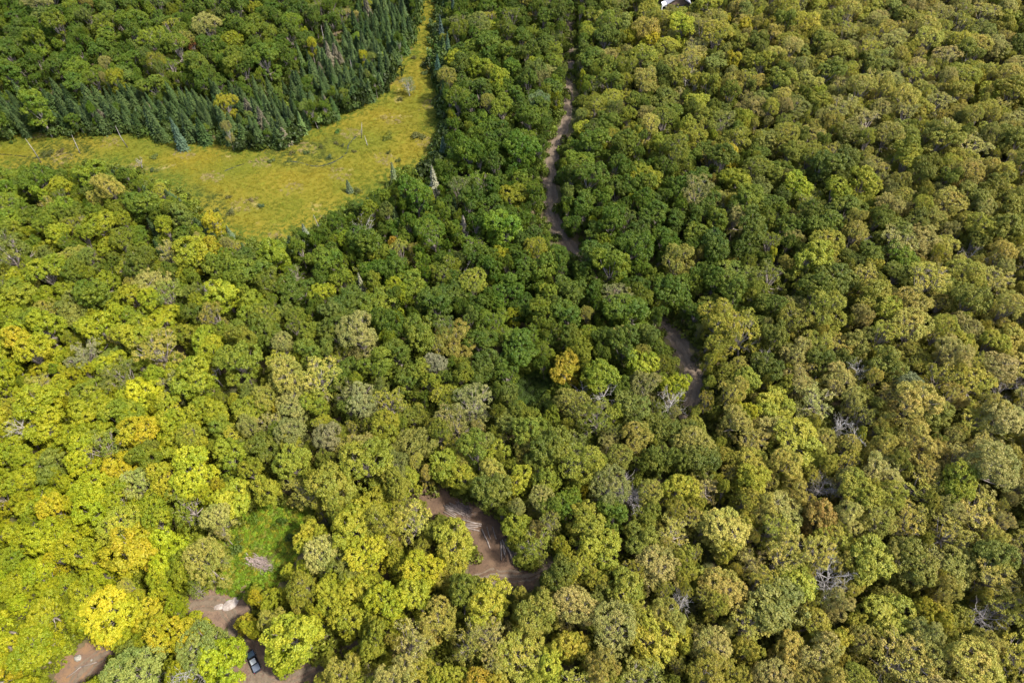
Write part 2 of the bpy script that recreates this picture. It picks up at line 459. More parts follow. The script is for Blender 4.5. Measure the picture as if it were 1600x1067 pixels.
def crown(seed, style):
    """a broadleaf crown of radius about 4 m, top at 16 m; returns crown MB, trunk MB"""
    r = np.random.default_rng(seed)
    P = dict(maple=dict(lobes=(11, 15), lr=(1.2, 2.2), clumps=15, cr=.58, leaf=.27, per=44, top=16.0, base=7.4, jit=.42),
             round=dict(lobes=(14, 18), lr=(1.15, 2.0), clumps=17, cr=.54, leaf=.25, per=38, top=16.0, base=7.2, jit=.5),
             fine=dict(lobes=(12, 16), lr=(1.2, 2.1), clumps=22, cr=.46, leaf=.20, per=32, top=16.0, base=7.0, jit=.7),
             airy=dict(lobes=(11, 14), lr=(.95, 1.5), clumps=15, cr=.46, leaf=.20, per=24, top=16.0, base=7.0, jit=.8))[style]
    nl = int(r.integers(*P['lobes']))
    ctr = np.array([r.normal(0, .35), r.normal(0, .35)])
    ns = int(r.choice([1, 2, 2, 3])); a0 = r.random()*6.28
    subs = [(0, 0, 0, 1.0)] if ns == 1 else [(1.75*math.cos(a0+k*2*PI/ns), 1.75*math.sin(a0+k*2*PI/ns), r.uniform(-2.6, .2), r.uniform(.58, .78)) for k in range(ns)]
    L = []
    ex, ey = 1+r.normal(0, .18), 1+r.normal(0, .18)
    for i in range(nl):
        if i == 0: rad, ang = .3*r.random(), 0
        else:
            rad = 4.0*(.30+.46*math.sqrt((i-.3)/nl)); ang = i*2.39996+r.normal(0, .28)
        lr = r.uniform(*P['lr'])*(1.0-.10*(rad/4))
        sx_, sy_, sz_, sk_ = subs[i % ns]
        rad *= sk_
        x, y = ctr[0]+sx_+rad*math.cos(ang)*ex, ctr[1]+sy_+rad*math.sin(ang)*ey
        q = min(1.0, rad/(4.6*sk_))
        zc = P['base'] + (P['top']-lr-P['base'])*math.sqrt(max(0.04, 1-q*q*1.15)) + r.normal(0, .8) + sz_
        L.append((np.array([x, y, zc]), lr, r.random()))
    # a few lower lobes hanging at the rim
    for i in range(9):
        ang = i*2.39996+r.normal(0, .3); rad = r.uniform(1.7, 3.3)
        L.append((np.array([rad*math.cos(ang), rad*math.sin(ang), P['base']+r.uniform(-2.4, 1.4)]), r.uniform(.9, 1.4), r.random()))
    LC = np.array([q[0] for q in L]); LR = np.array([q[1] for q in L])
    cb = MB()
    clumps = []
    for (c, lr, lt) in L:
        n = int(P['clumps']*(lr/1.4)**2*1.4)
        d = r.normal(0, 1, (n*2, 3)); d /= np.linalg.norm(d, axis=1, keepdims=True)
        d = d[d[:, 2] > -.45][:n]
        for v in d:
            p = c+v*lr*np.array([1, 1, .85])*r.uniform(.82, 1.08)
            dd = np.linalg.norm((p-LC)/np.array([1, 1, .85]), axis=1)
            if (dd < LR*.78).any(): continue
            clumps.append((p, v, lt))
    for (p, v, lt) in clumps:
        n = max(5, int(P['per']*r.uniform(.7, 1.3)))
        cr = P['cr']*r.uniform(.75, 1.3)
        d = r.normal(0, 1, (n, 3)); d /= np.linalg.norm(d, axis=1, keepdims=True)
        d = d*.9+v*.55+np.array([0, 0, .25]); d /= np.linalg.norm(d, axis=1, keepdims=True)
        cen = p+d*cr*(.5+.6*r.random((n, 1)))
        ct = r.random()
        ti = np.clip(.5+(lt-.5)*.60+(ct-.5)*.40+r.normal(0, .15, n), 0, 1)
        leaves(cb, cen, d, P['leaf'], r, 0, ti, P['jit'])
    # trunk and limbs
    tb = MB()
    bend = r.normal(0, .35, 2)
    z0 = P['base']
    pts = [(0, 0, -.6), (bend[0]*.3, bend[1]*.3, z0*.4), (bend[0], bend[1], z0), (ctr[0], ctr[1], z0+3.4)]
    tb.tube(pts, [.34, .26, .20, .07], 6)
    for (c, lr, _) in L:
        s = np.array([bend[0], bend[1], z0-r.uniform(.2, 2.2)]); e = c+np.array([0, 0, lr*.35]); mid = (s*.45+e*.55)+np.array([0, 0, -.5])
        tb.tube([s, mid, e], [.12, .085, .03], 4)
        if style in ('fine', 'airy'):
            for _ in range(5 if style == 'airy' else 3):
                d = r.normal(0, 1, 3); d[2] = abs(d[2])*.8; d /= np.linalg.norm(d)
                tb.tube([mid*.4+e*.6, c+d*lr*1.02], [.05, .018], 3)
    V = np.concatenate(cb.v); k = 4.0/np.percentile(np.hypot(V[:, 0], V[:, 1]), 97)
    f = np.array([k, k, 1.0])
    cb.v = [v*f for v in cb.v]; tb.v = [v*f for v in tb.v]
    return cb, tb

def spruce(seed):
    """a narrow spruce, 16 m tall, skirt radius 2.2 m"""
    r = np.random.default_rng(seed)
    cb = MB(); tb = MB()
    tb.tube([(0, 0, -.5), (r.normal(0, .05), 0, 8), (0, 0, 16)], [.2, .13, .02], 5)
    nl = 26
    for i in range(nl):
        t = i/(nl-1)
        z = 1.2+14.5*t
        R = 2.25*(1-t)**.85*r.uniform(.82, 1.12)+.12
        nb = int(13-6*t)
        for k in range(nb):
            a = (k+r.random()*.7+i*.37)*2*PI/nb
            Rk = R*r.uniform(.72, 1.12)
            u = np.array([math.cos(a), math.sin(a), 0]); s = np.array([-math.sin(a), math.cos(a), 0])
            drop = -.42*Rk+.05
            tint = np.clip(r.normal(.5, .18), 0, 1)
            for (f0, f1, w) in ((.10, .55, .70), (.40, .85, .85), (.70, 1.10, .60)):
                w_ = w*(.35+.28*Rk)
                p0 = u*Rk*f0+np.array([0, 0, z+drop*f0]); p1 = u*Rk*f1+np.array([0, 0, z+drop*f1*f1])
                m_ = (p0+p1)/2
                V = np.array([[p0, m_+s*w_*.5+np.array([0, 0, -.06]), p1, m_-s*w_*.5+np.array([0, 0, -.06])]])
                cb.quads(V, 0, [tint])
                # hanging sprays
                q = m_+s*r.normal(0, w_*.3)
                V = np.array([[q+s*.28, q+u*.2+np.array([0, 0, -.1]), q-s*.28, q-u*.05+np.array([0, 0, -.42])]])
                cb.quads(V, 0, [max(0, tint-.15)])
    tip = np.array([0, 0, 15.6])
    for k in range(4):
        a = k*PI/2
        u = np.array([math.cos(a), math.sin(a), 0])
        cb.quads(np.array([[tip, tip+u*.22+np.array([0, 0, .2]), tip+np.array([0, 0, .9]), tip-u*.02+np.array([0, 0, .3])]]), 0, [.55])
    return cb, tb

def bare_tree(seed, H=15.0, spread=4.0, dense=1.0, snag=False, sway=0.0):
    """a leafless tree: trunk MB, branches MB"""
    r = np.random.default_rng(seed)
    tb = MB(); bb = MB()
    top = np.array([r.normal(0, .5)+sway, r.normal(0, .5), H*(1.0 if snag else .72)])
    tb.tube([(0, 0, -.5), top*.5+np.array([r.normal(0, .15), r.normal(0, .15), 0]), top], [.30, .21, .09] if not snag else [.20, .14, .04], 6)
    def grow(p, d, L, rad, lev):
        n = 3
        pts = [p]; q = p.copy(); dd = d.copy()
        for i in range(n):
            dd = dd+r.normal(0, .16, 3)+np.array([0, 0, .06]); dd /= np.linalg.norm(dd)
            q = q+dd*L/n; pts.append(q.copy())
        bb.tube(pts, list(np.linspace(rad, rad*.35, n+1)), 4 if lev < 1 else 3, cap=False)
        if lev < 2:
            for i in range(int(round((5 if lev == 0 else 4)*dense))):
                k = r.integers(1, n+1)
                d2 = dd+r.normal(0, .75, 3); d2 /= np.linalg.norm(d2)
                grow(pts[k], d2, L*r.uniform(.38, .62), rad*.5, lev+1)
    nb = int((9 if not snag else 7)*dense)
    for i in range(nb):
        t = r.uniform(.45, 1.0) if not snag else r.uniform(.3, .97)
        a = i*2.4+r.normal(0, .3)
        out = (.75 if not snag else 1.0)
        d = np.array([math.cos(a)*out, math.sin(a)*out, r.uniform(.35, 1.0) if not snag else r.uniform(-.25, .15)]); d /= np.linalg.norm(d)
        L = spread*(1.25-.35*t) if not snag else spread*(1.05-t)*.9
        grow(top*t, d, L, .085 if not snag else .035, 0 if not snag else 1)
    return tb, bb

def bush(seed, leaf=.30, n=260):
    r = np.random.default_rng(seed)
    cb = MB()
    L = [(np.array([r.normal(0, .55), r.normal(0, .55), r.uniform(.3, .9)]), r.uniform(.45, .8)) for _ in range(6)]
    for (c, lr) in L:
        d = r.normal(0, 1, (n//6, 3)); d[:, 2] = np.abs(d[:, 2])*.9-.1; d /= np.linalg.norm(d, axis=1, keepdims=True)
        leaves(cb, c+d*lr*(.75+.35*r.random((len(d), 1))), d, leaf, r, 0, np.clip(r.normal(.5, .2, len(d)), 0, 1), .55)
    return cb

def tuft(seed):
    r = np.random.default_rng(seed)
    cb = MB()
    V = []
    for k in range(26):
        a = r.random()*2*PI; p = np.array([r.normal(0, .22), r.normal(0, .22), 0]); out = np.array([math.cos(a), math.sin(a), 0])*r.uniform(.15, .5)
        h = r.uniform(.35, .8); s = np.array([-math.sin(a), math.cos(a), 0])*.06
        V.append([p-s, p+s, p+out+s*.6+np.array([0, 0, h]), p+out*1.25-s*.6+np.array([0, 0, h*.9])])
    cb.quads(np.array(V), 0, np.clip(r.normal(.5, .2, 26), 0, 1))
    return cb

# prototypes ---------------------------------------------------------
STYLES = {'golden': [('maple', s) for s in range(10, 15)]+[('round', s) for s in (15, 16)],
          'green': [('round', s) for s in range(20, 24)]+[('maple', s) for s in (24, 25, 26)],
          'khaki': [('fine', s) for s in range(30, 35)]+[('airy', s) for s in (35, 36)]}
PROTO = {}
for k, lst in STYLES.items():
    PROTO[k] = [crown(s, st) for st, s in lst]
PROTO['spruce'] = [spruce(s) for s in range(40, 45)]
for p in range(1):
    pass
PROTO_MESH = {}
PROTO_COLL = {}
for k, lst in PROTO.items():
    leafm = M_NEEDLE if k == 'spruce' else M_LEAF
    PROTO_MESH[k] = []
    col = bpy.data.collections.new('shapes_'+k)
    for i, (cb, tb) in enumerate(lst):
        PROTO_MESH[k].append((cb.mesh(k+'_crown', [leafm]), tb.mesh('trunk', [M_BARK])))
        j = MB(); j.merge(cb); base = j.n
        j.v.extend(tb.v); j.f.extend(tuple(q+base for q in f) for f in tb.f); j.mi.extend([1]*len(tb.f)); j.tint.extend(tb.tint); j.n += tb.n
        o = bpy.data.objects.new('%s_shape_%02d' % (k, i), j.mesh(k+'_shape', [leafm, M_BARK]))
        col.objects.link(o)
    PROTO_COLL[k] = col
def simple_coll(name, mbs, mat):
    col = bpy.data.collections.new('shapes_'+name)
    for i, m in enumerate(mbs):
        col.objects.link(bpy.data.objects.new('%s_shape_%02d' % (name, i), m.mesh(name, [mat])))
    return col
PROTO_COLL['bush'] = simple_coll('bush', [bush(50+i) for i in range(5)], M_LEAF)
PROTO_COLL['tuft'] = simple_coll('tuft', [tuft(60+i) for i in range(4)], M_GRASS)

def scatter(name, coll, pts, idx, rotz, scl, colr, label, cat):
    """many small copies that nobody would count, as one object"""
    me = bpy.data.meshes.new(name)
    me.from_pydata([tuple(p) for p in pts], [], [])
    n = len(pts)
    a = me.attributes.new('pick', 'INT', 'POINT'); a.data.foreach_set('value', np.asarray(idx, np.int32))
    a = me.attributes.new('turn', 'FLOAT_VECTOR', 'POINT'); a.data.foreach_set('vector', np.asarray(rotz, np.float32).ravel())
    a = me.attributes.new('size', 'FLOAT_VECTOR', 'POINT'); a.data.foreach_set('vector', np.asarray(scl, np.float32).ravel())
    a = me.attributes.new('tree_color', 'FLOAT_COLOR', 'POINT')
    a.data.foreach_set('color', np.concatenate([np.asarray(colr, np.float32), np.ones((n, 1), np.float32)], 1).ravel())
    o = link(bpy.data.objects.new(name, me))
    g = bpy.data.node_groups.new(name+'_nodes', 'GeometryNodeTree')
    g.interface.new_socket('Geometry', in_out='INPUT', socket_type='NodeSocketGeometry')
    g.interface.new_socket('Geometry', in_out='OUTPUT', socket_type='NodeSocketGeometry')
    N = g.nodes
    gi = N.new('NodeGroupInput'); go = N.new('NodeGroupOutput')
    m2p = N.new('GeometryNodeMeshToPoints')
    ci = N.new('GeometryNodeCollectionInfo'); ci.inputs['Collection'].default_value = coll
    ci.inputs['Separate Children'].default_value = True; ci.inputs['Reset Children'].default_value = True
    iop = N.new('GeometryNodeInstanceOnPoints'); iop.inputs['Pick Instance'].default_value = True
    def attr(nm, ty):
        q = N.new('GeometryNodeInputNamedAttribute'); q.data_type = ty; q.inputs['Name'].default_value = nm
        return q.outputs['Attribute']
    e2r = N.new('FunctionNodeEulerToRotation')
    g.links.new(attr('turn', 'FLOAT_VECTOR'), e2r.inputs[0])
    g.links.new(gi.outputs[0], m2p.inputs[0]); g.links.new(m2p.outputs[0], iop.inputs['Points'])
    g.links.new(ci.outputs[0], iop.inputs['Instance']); g.links.new(attr('pick', 'INT'), iop.inputs['Instance Index'])
    g.links.new(e2r.outputs[0], iop.inputs['Rotation']); g.links.new(attr('size', 'FLOAT_VECTOR'), iop.inputs['Scale'])
    g.links.new(iop.outputs[0], go.inputs[0])
    md = o.modifiers.new('scatter', 'NODES'); md.node_group = g
    setp(o, label, cat, kind='stuff')
    return o

# ------------------------------------------------------------------ what grows where: mix of kinds over the place
# (photograph x, y): golden, green, mid, khaki
FIELD = [((100, 60), (.03, .55, .37, .05)), ((300, 60), (.03, .50, .40, .07)), ((480, 60), (.03, .52, .40, .05)), ((380, 130), (.03, .52, .40, .05)), ((100, 140), (.03, .60, .34, .03)), ((60, 300), (.25, .25, .45, .05)), ((200, 320), (.18, .32, .42, .08)),
         ((300, 410), (.28, .22, .38, .12)), ((130, 400), (.36, .16, .36, .12)), ((120, 480), (.50, .06, .34, .10)), ((100, 600), (.78, .02, .14, .06)), ((250, 560), (.60, .05, .25, .10)),
         ((150, 750), (.88, .0, .08, .04)), ((300, 700), (.70, .03, .17, .10)), ((60, 900), (.92, .0, .06, .02)), ((250, 900), (.84, .0, .10, .06)), ((300, 1040), (.80, .02, .10, .08)), ((100, 1040), (.90, 0, .08, .02)),
         ((420, 520), (.10, .28, .42, .20)), ((450, 650), (.12, .16, .38, .34)), ((380, 600), (.30, .12, .36, .22)), ((550, 740), (.18, .10, .34, .38)), ((430, 760), (.30, .08, .28, .34)), ((500, 880), (.66, .0, .12, .22)),
         ((480, 960), (.62, .0, .10, .28)), ((600, 900), (.52, .03, .15, .30)), ((560, 1040), (.50, .03, .17, .30)), ((680, 960), (.42, .02, .14, .42)), ((600, 360), (.05, .46, .46, .03)), ((470, 420), (.04, .52, .38, .06)),
         ((600, 480), (.07, .40, .41, .12)), ((750, 400), (.03, .74, .20, .03)), ((760, 520), (.03, .66, .25, .06)), ((900, 460), (.05, .64, .25, .06)), ((800, 250), (.04, .68, .24, .04)), ((740, 60), (.05, .58, .30, .07)), ((830, 60), (.05, .44, .38, .13)), ((760, 150), (.05, .60, .30, .05)),
         ((940, 250), (.05, .52, .35, .08)), ((1040, 320), (.06, .62, .24, .08)), ((1000, 160), (.12, .22, .38, .28)), ((1080, 60), (.14, .12, .34, .40)), ((1180, 180), (.08, .24, .36, .32)), ((1120, 420), (.03, .70, .19, .08)), ((1000, 400), (.05, .62, .26, .07)),
         ((1300, 60), (.05, .12, .30, .53)), ((1450, 120), (.05, .12, .26, .57)), ((1570, 60), (.04, .16, .30, .50)), ((1300, 200), (.06, .26, .32, .36)), ((1420, 230), (.06, .20, .28, .46)), ((1260, 330), (.04, .52, .26, .18)), ((1380, 330), (.03, .40, .25, .32)), ((1540, 330), (.03, .12, .18, .67)),
         ((1250, 450), (.07, .34, .24, .35)), ((1400, 420), (.03, .24, .20, .53)), ((1540, 480), (.02, .05, .12, .81)), ((1320, 560), (.04, .14, .18, .64)), ((1480, 620), (.02, .04, .14, .80)), ((1570, 780), (.03, .03, .16, .78)), ((1170, 560), (.08, .20, .22, .50)), ((1210, 660), (.10, .10, .22, .58)),
         ((1330, 740), (.08, .06, .20, .66)), ((1130, 780), (.12, .10, .22, .56)), ((1250, 880), (.08, .04, .20, .68)), ((1450, 900), (.06, .04, .22, .68)), ((1540, 1020), (.10, .05, .30, .55)), ((1350, 1030), (.08, .04, .20, .68)), ((1150, 980), (.14, .04, .22, .60)),
         ((960, 560), (.10, .46, .30, .14)), ((900, 660), (.06, .26, .42, .26)), ((760, 640), (.06, .36, .34, .24)), ((640, 640), (.08, .32, .34, .26)), ((1000, 690), (.06, .20, .38, .36)), ((850, 760), (.22, .16, .28, .34)), ((940, 830), (.24, .14, .28, .34)), ((900, 960), (.22, .04, .20, .54)), ((1020, 940), (.18, .06, .24, .52)),
         ((780, 1000), (.30, .04, .18, .48)), ((700, 760), (.12, .22, .30, .36)), ((800, 720), (.16, .22, .30, .32)), ((1000, 1040), (.24, .04, .20, .52))]
F_P = np.array([f[0] for f in FIELD], float); F_W = np.array([f[1] for f in FIELD], float)
def mix_at(px, py):
    d2 = ((F_P-np.array([px, py]))**2).sum(1)
    w = np.exp(-d2/(2*65.0**2))+1e-12
    return (F_W*w[:, None]).sum(0)/w.sum()

def lerp(a, b, t):
    t = min(max(t, 0), 1)
    return np.array(a)*(1-t)+np.array(b)*t
ZONE = np.array([[.232, .246, .006], [.046, .084, .003], [.105, .140, .006], [.318, .256, .054]])
def pick_colour(kind, r, w):
    k = w[3]
    u = r.random()
    if kind == 'golden':
        c = lerp((.262, .256, .006), (.150, .182, .006), .7*u*u+.5*w[2]); name = ('bright golden', 'yellow green', 'lime green')[int(u*2.999)]
        c = lerp(c, (.265, .24, .03), k*.6)
        if r.random() < .04: c = np.array([.330, .245, .010]); name = 'orange gold'
    elif kind == 'green':
        c = lerp((.044, .080, .003), (.105, .118, .010), k*1.6)
        c = lerp(c, (.060, .078, .018), .4*u*u); name = 'deep green' if u < .6 else 'dusky green'
    elif kind == 'mid':
        c = lerp((.100, .140, .007), (.245, .208, .026), k*1.6)
        if u < .20: c = lerp(c, (.125, .140, .040), .7); name = 'grey green'
        elif u < .65: name = 'fresh green'
        else: c = lerp(c, (.175, .168, .010), .5); name = 'olive green'
    else:
        c = np.array([.318, .256, .052]); name = 'khaki'
        if u < .14: c = np.array([.325, .262, .085]); name = 'tan'
        elif u < .30: c = np.array([.295, .252, .085]); name = 'pale sage'
        elif u < .58: c = np.array([.285, .258, .026]); name = 'mustard'
    zone = w @ ZONE
    return lerp(zone, c, .55)*np.exp(r.normal(0, .10))*np.exp(r.normal(0, .03, 3)), name

# ------------------------------------------------------------------ notable single trees (read off the photograph)
# px, py of the crown's middle, kind of shape, radius m, colour, height factor, label
NOTABLE = [
    ('golden', 1022, 56, 4.6, (.50, .36, .012), 'gold crowned tree standing alone in colour below the grey roof'),
    ('golden', 985, 54, 4.0, (.36, .30, .012), 'yellow tree left of the gold crowned one below the roof'),
    ('golden', 1165, 38, 3.8, (.42, .31, .012), 'yellow tree right of the grey roof near the far edge'),
    ('golden', 1148, 88, 3.8, (.42, .31, .012), 'yellow tree below right of the grey roof among khaki ones'),
    ('golden', 776, 396, 3.6, (.34, .30, .012), 'single yellow tree on the edge of the deep green stand'),
    ('golden', 884, 570, 5.2, (.40, .27, .018), 'broad orange gold tree beside the dark mossy opening'),
    ('golden', 940, 590, 5.4, (.22, .24, .010), 'large lime tree right of the orange gold one'),
    ('golden', 1056, 588, 4.6, (.34, .34, .010), 'bright yellow tree leaning over the middle track bend'),
    ('golden', 616, 378, 2.2, (.46, .26, .03), 'tiny orange tree below the bleached dead tree by the meadow'),
    ('golden', 334, 345, 3.6, (.44, .33, .012), 'yellow tree in the mixed stand left of the meadow point'),
    ('golden', 1172, 640, 3.8, (.42, .37, .012), 'bright yellow tree right of the middle track among khaki ones'),
    ('golden', 208, 678, 5.4, (.46, .33, .012), 'golden dome shaped tree in the middle of the yellow stand'),
    ('golden', 258, 742, 5.2, (.44, .35, .02), 'rounded golden tree with a dark gap on its right'),
    ('golden', 1453, 945, 4.0, (.40, .31, .02), 'yellow tree surrounded by tan ones'),
    ('golden', 1312, 996, 3.8, (.42, .34, .03), 'rounded yellow tree among khaki ones below the grey leafless tree'),
    ('golden', 1280, 806, 4.2, (.40, .21, .055), 'rust orange tree above the grey leafless tree'),
    ('golden', 1180, 752, 4.6, (.34, .29, .015), 'yellow crown right of the round grey leafless tree'),
    ('golden', 884, 995, 4.4, (.42, .32, .03), 'gold tree in the near khaki stand'),
    ('golden', 652, 884, 5.0, (.44, .36, .010), 'glowing yellow tree left of the log landing'),
    ('golden', 706, 846, 5.4, (.36, .31, .025), 'wide yellow crown overhanging the left side of the log landing'),
    ('golden', 352, 160, 4.4, (.32, .25, .012), 'yellow tree above the spruce belt'),
    ('golden', 484, 68, 2.8, (.38, .32, .012), 'small yellow tree far up in the green stand left of the meadow'),
    ('golden', 570, 84, 2.6, (.38, .32, .012), 'small yellow tree between spruces beside the far meadow'),
    ('golden', 274, 70, 2.6, (.46, .30, .012), 'small yellow tree high up in the far green hillside'),
    ('golden', 300, 72, 2.0, (.36, .10, .06), 'small reddish tree right of a small yellow one'),
    ('golden', 1500, 750, 5.0, (.24, .26, .010), 'round lime tree alone among khaki crowns'),
    ('golden', 1350, 772, 5.8, (.31, .28, .03), 'big round yellow green tree among khaki crowns'),
    ('golden', 985, 925, 6.0, (.24, .23, .02), 'broad olive gold tree below the lower track'),
    ('golden', 855, 955, 5.6, (.25, .22, .03), 'wide pale gold tree right of the track below the landing'),
    ('golden', 765, 940, 6.0, (.36, .31, .02), 'big golden khaki tree just below the log landing'),
    ('golden', 580, 868, 5.0, (.48, .40, .02), 'bright yellow tree midway from the brush pile to the landing'),
    ('golden', 600, 945, 6.0, (.38, .36, .010), 'very bright lime gold tree below the glade on its right'),
    ('khaki', 505, 862, 5.0, (.46, .40, .12), 'pale cream tree at the right edge of the green glade'),
    ('golden', 490, 832, 4.6, (.38, .32, .02), 'golden tree standing over the glade on its right'),
    ('green', 1420, 400, 4.6, (.10, .19, .012), 'vivid green tree beside a leafless one among khaki crowns'),
    ('green', 888, 790, 4.8, (.07, .15, .010), 'rounded deep green tree left of the round grey leafless tree'),
    ('green', 953, 806, 4.0, (.06, .13, .010), 'small vivid green tree between the track and the grey leafless tree'),
    ('green', 1210, 566, 5.0, (.045, .085, .008), 'dark green tree right of the middle track bend'),
    ('green', 1292, 566, 4.6, (.05, .09, .008), 'dark green tree two crowns right of the middle track bend'),
    ('green', 866, 890, 4.4, (.05, .08, .008), 'dark green tree where the track meets the landing'),
    ('green', 1096, 722, 4.8, (.05, .085, .010), 'dark green tree beside the track below its middle bend'),
    ('green', 745, 470, 5.2, (.05, .095, .008), 'large dark green tree in the deep green stand'),
    ('green', 586, 420, 5.4, (.06, .13, .008), 'wide flat fresh green tree below the meadow point'),
    ('green', 1555, 866, 4.6, (.09, .15, .03), 'bright green tree near a blue green one in the khaki stand'),
    ('green', 1545, 866, 3.2, (.10, .16, .09), 'blue green tree in the khaki stand'),
    ('khaki', 1426, 608, 4.2, (.13, .17, .10), 'blue grey tree among khaki crowns'),
    ('khaki', 835, 158, 4.4, (.15, .20, .09), 'pale grey green tree left of the upper track'),
    ('khaki', 848, 124, 3.4, (.22, .18, .06), 'round tan tree above the pale grey green one'),
    ('khaki', 570, 620, 5.0, (.34, .31, .13), 'pale buff tree left of a dark gap in the middle forest'),
    ('khaki', 682, 566, 4.0, (.30, .26, .17), 'pale grey tree with bare twigs among green ones'),
    ('khaki', 746, 630, 5.6, (.30, .27, .10), 'spreading straw coloured tree among green ones'),
    ('khaki', 460, 674, 5.2, (.30, .27, .09), 'straw coloured tree in the middle left forest'),
    ('khaki', 502, 690, 4.4, (.27, .22, .12), 'pinkish tan tree beside a straw coloured one'),
    ('khaki', 965, 462, 5.6, (.24, .21, .08), 'tan tree on the near side of the deep green stand'),
    ('khaki', 118, 552, 5.0, (.27, .23, .14), 'greyish tan tree among golden ones'),
    ('khaki', 265, 602, 4.6, (.27, .24, .11), 'grey tan tree in the yellow stand'),
    ('khaki', 210, 1042, 6.8, (.24, .26, .07), 'big grey green tree right of the boulder'),
    ('khaki', 334, 1002, 5.6, (.26, .27, .07), 'big grey green tree between the bare rock and the pickup'),
    ('golden', 266, 990, 5.4, (.44, .32, .012), 'golden tree left of the big grey green one by the rock'),
    ('khaki', 620, 720, 4.2, (.20, .19, .05), 'olive tree above the log landing'),
    ('khaki', 314, 878, 5.7, (.33, .27, .06), 'big tan gold tree left of the brush pile'),
    ('khaki', 1080, 690, 5.0, (.30, .25, .05), 'rounded straw tree by the track below the middle bend'),
    ('khaki', 1016, 606, 5.2, (.26, .21, .07), 'tan tree left of the middle track bend'),
    ('khaki', 965, 712, 4.4, (.28, .24, .04), 'mustard tree below the dead branches in the middle forest'),
    ('khaki', 945, 760, 6.2, (.22, .20, .06), 'large olive tan tree left of the round grey leafless tree'),
    ('golden', 132, 268, 6.6, (.19, .22, .010), 'very broad green yellow tree at the near meadow edge'),
    ('golden', 436, 1033, 3.3, (.34, .38, .010), 'vivid lime tree touching the right side of the pickup'),
    ('golden', 333, 1045, 5.5, (.33, .36, .010), 'vivid lime tree left of the pickup'),
]
# dead and bare trees: px, py of crown middle, height, spread, density, snag?, material, label
DEAD = [
    (30, 678, 16, 4.2, 1.3, False, 'pale', 'tall silvery dead tree leaning out of the yellow stand'),
    (566, 358, 13, 4.6, 1.0, False, 'pale', 'bleached dead tree with spreading limbs below the meadow'),
    (716, 430, 13, 4.6, 1.0, False, 'grey', 'leafless grey tree in the dark gap of the green stand'),
    (944, 617, 14, 4.2, 1.1, False, 'pale', 'whitish bare tree right of a smaller bare one in the middle forest'),
    (910, 606, 13, 2.8, .9, False, 'pale', 'smaller whitish bare tree in the middle forest'),
    (1050, 628, 15, 4.4, 1.3, False, 'pale', 'white branched dead tree just left of the middle track bend'),
    (978, 772, 15, 4.6, 2.0, False, 'grey', 'round densely twigged grey leafless tree beside the lower track'),
    (1312, 662, 15, 2.8, 1.3, False, 'pale', 'upper of two silver dead trees side by side in the khaki stand'),
    (1330, 680, 14, 3.0, 1.3, False, 'pale', 'lower of two silver dead trees side by side in the khaki stand'),
    (1068, 942, 15, 3.0, 1.2, False, 'pale', 'white bare tree in a green gap of the near khaki stand'),
    (1296, 904, 15, 5.0, 1.5, False, 'pale', 'wide pale grey leafless tree below the rust orange one'),
    (300, 1052, 16, 4.6, 1.2, False, 'pale', 'white bare crown between the pickup and the big grey green tree'),
    (1344, 580, 15, 3.2, 1.2, False, 'pale', 'white bare tree right of the dark green ones'),
    (1074, 120, 14, 3.8, 1.5, False, 'pale', 'pale leafless tree below the grey roof'),
    (1516, 400, 14, 4.0, 1.2, False, 'grey', 'grey leafless tree right of the vivid green one'),
    (1350, 372, 13, 3.6, 1.2, False, 'grey', 'grey leafless tree in the dark part of the khaki stand'),
    (1536, 965, 14, 4.4, 1.3, False, 'grey', 'greyish leafless tree near the blue green one'),
    (826, 968, 14, 2.4, .9, False, 'grey', 'thin grey bare top below the log landing'),
    (320, 455, 12, 4.0, 1.0, False, 'grey', 'grey bare branches over the left forest'),
    (1284, 768, 13, 4.6, 1.4, False, 'grey', 'brushy grey leafless tree in a dark gap'),
    (336, 585, 12, 2.6, .8, False, 'pale', 'slim whitish bare tree at the edge of the yellow stand'),
    (1130, 330, 12, 3.4, 1.0, False, 'grey', 'dark grey bare tree in the deep green stand right of the track'),
    (1560, 610, 13, 4.4, 1.2, False, 'grey', 'wide grey bare tree in the khaki stand beside a dark gap'),
    (1190, 560, 12, 2.6, 1.0, False, 'pale', 'small bare top beside the dark green tree'),
    (51, 236, 12, 1.6, .8, True, 'pale', 'tallest of the pale snags beside the creek in the meadow'),
    (117, 228, 8, 1.2, .7, True, 'pale', 'short pale snag right of the tallest one in the meadow'),
    (190, 214, 11, 1.0, .6, True, 'pale', 'thin pale snag at the far meadow edge'),
    (216, 255, 5, 2.2, .8, False, 'grey', 'grey bleached root crown lying in the near meadow'),
    (562, 204, 8, 1.6, 1.2, True, 'pale', 'leaning broken snag by the stream in the meadow'),
    (573, 222, 4, 1.0, .8, True, 'pale', 'short snag stub right of the leaning broken one'),
    (720, 225, 11, 2.0, 1.2, True, 'grey', 'grey dead spruce at the right meadow edge'),
    (497, 350, 9, 1.6, 1.2, True, 'grey', 'grey dead spruce at the near meadow corner'),
    (592, 385, 10, 1.4, 1.0, True, 'grey', 'thin grey snag beside the tiny orange tree'),
    (505, 60, 12, 1.6, 1.2, True, 'grey', 'grey dead spruce above the spruce belt'),
    (550, 108, 10, 2.2, 1.2, True, 'grey', 'pinkish grey dead spruce beside a rusty one'),
    (1430, 205, 11, 3.0, 1.0, False, 'grey', 'grey bare tree in a dark gap of the far khaki stand'),
]
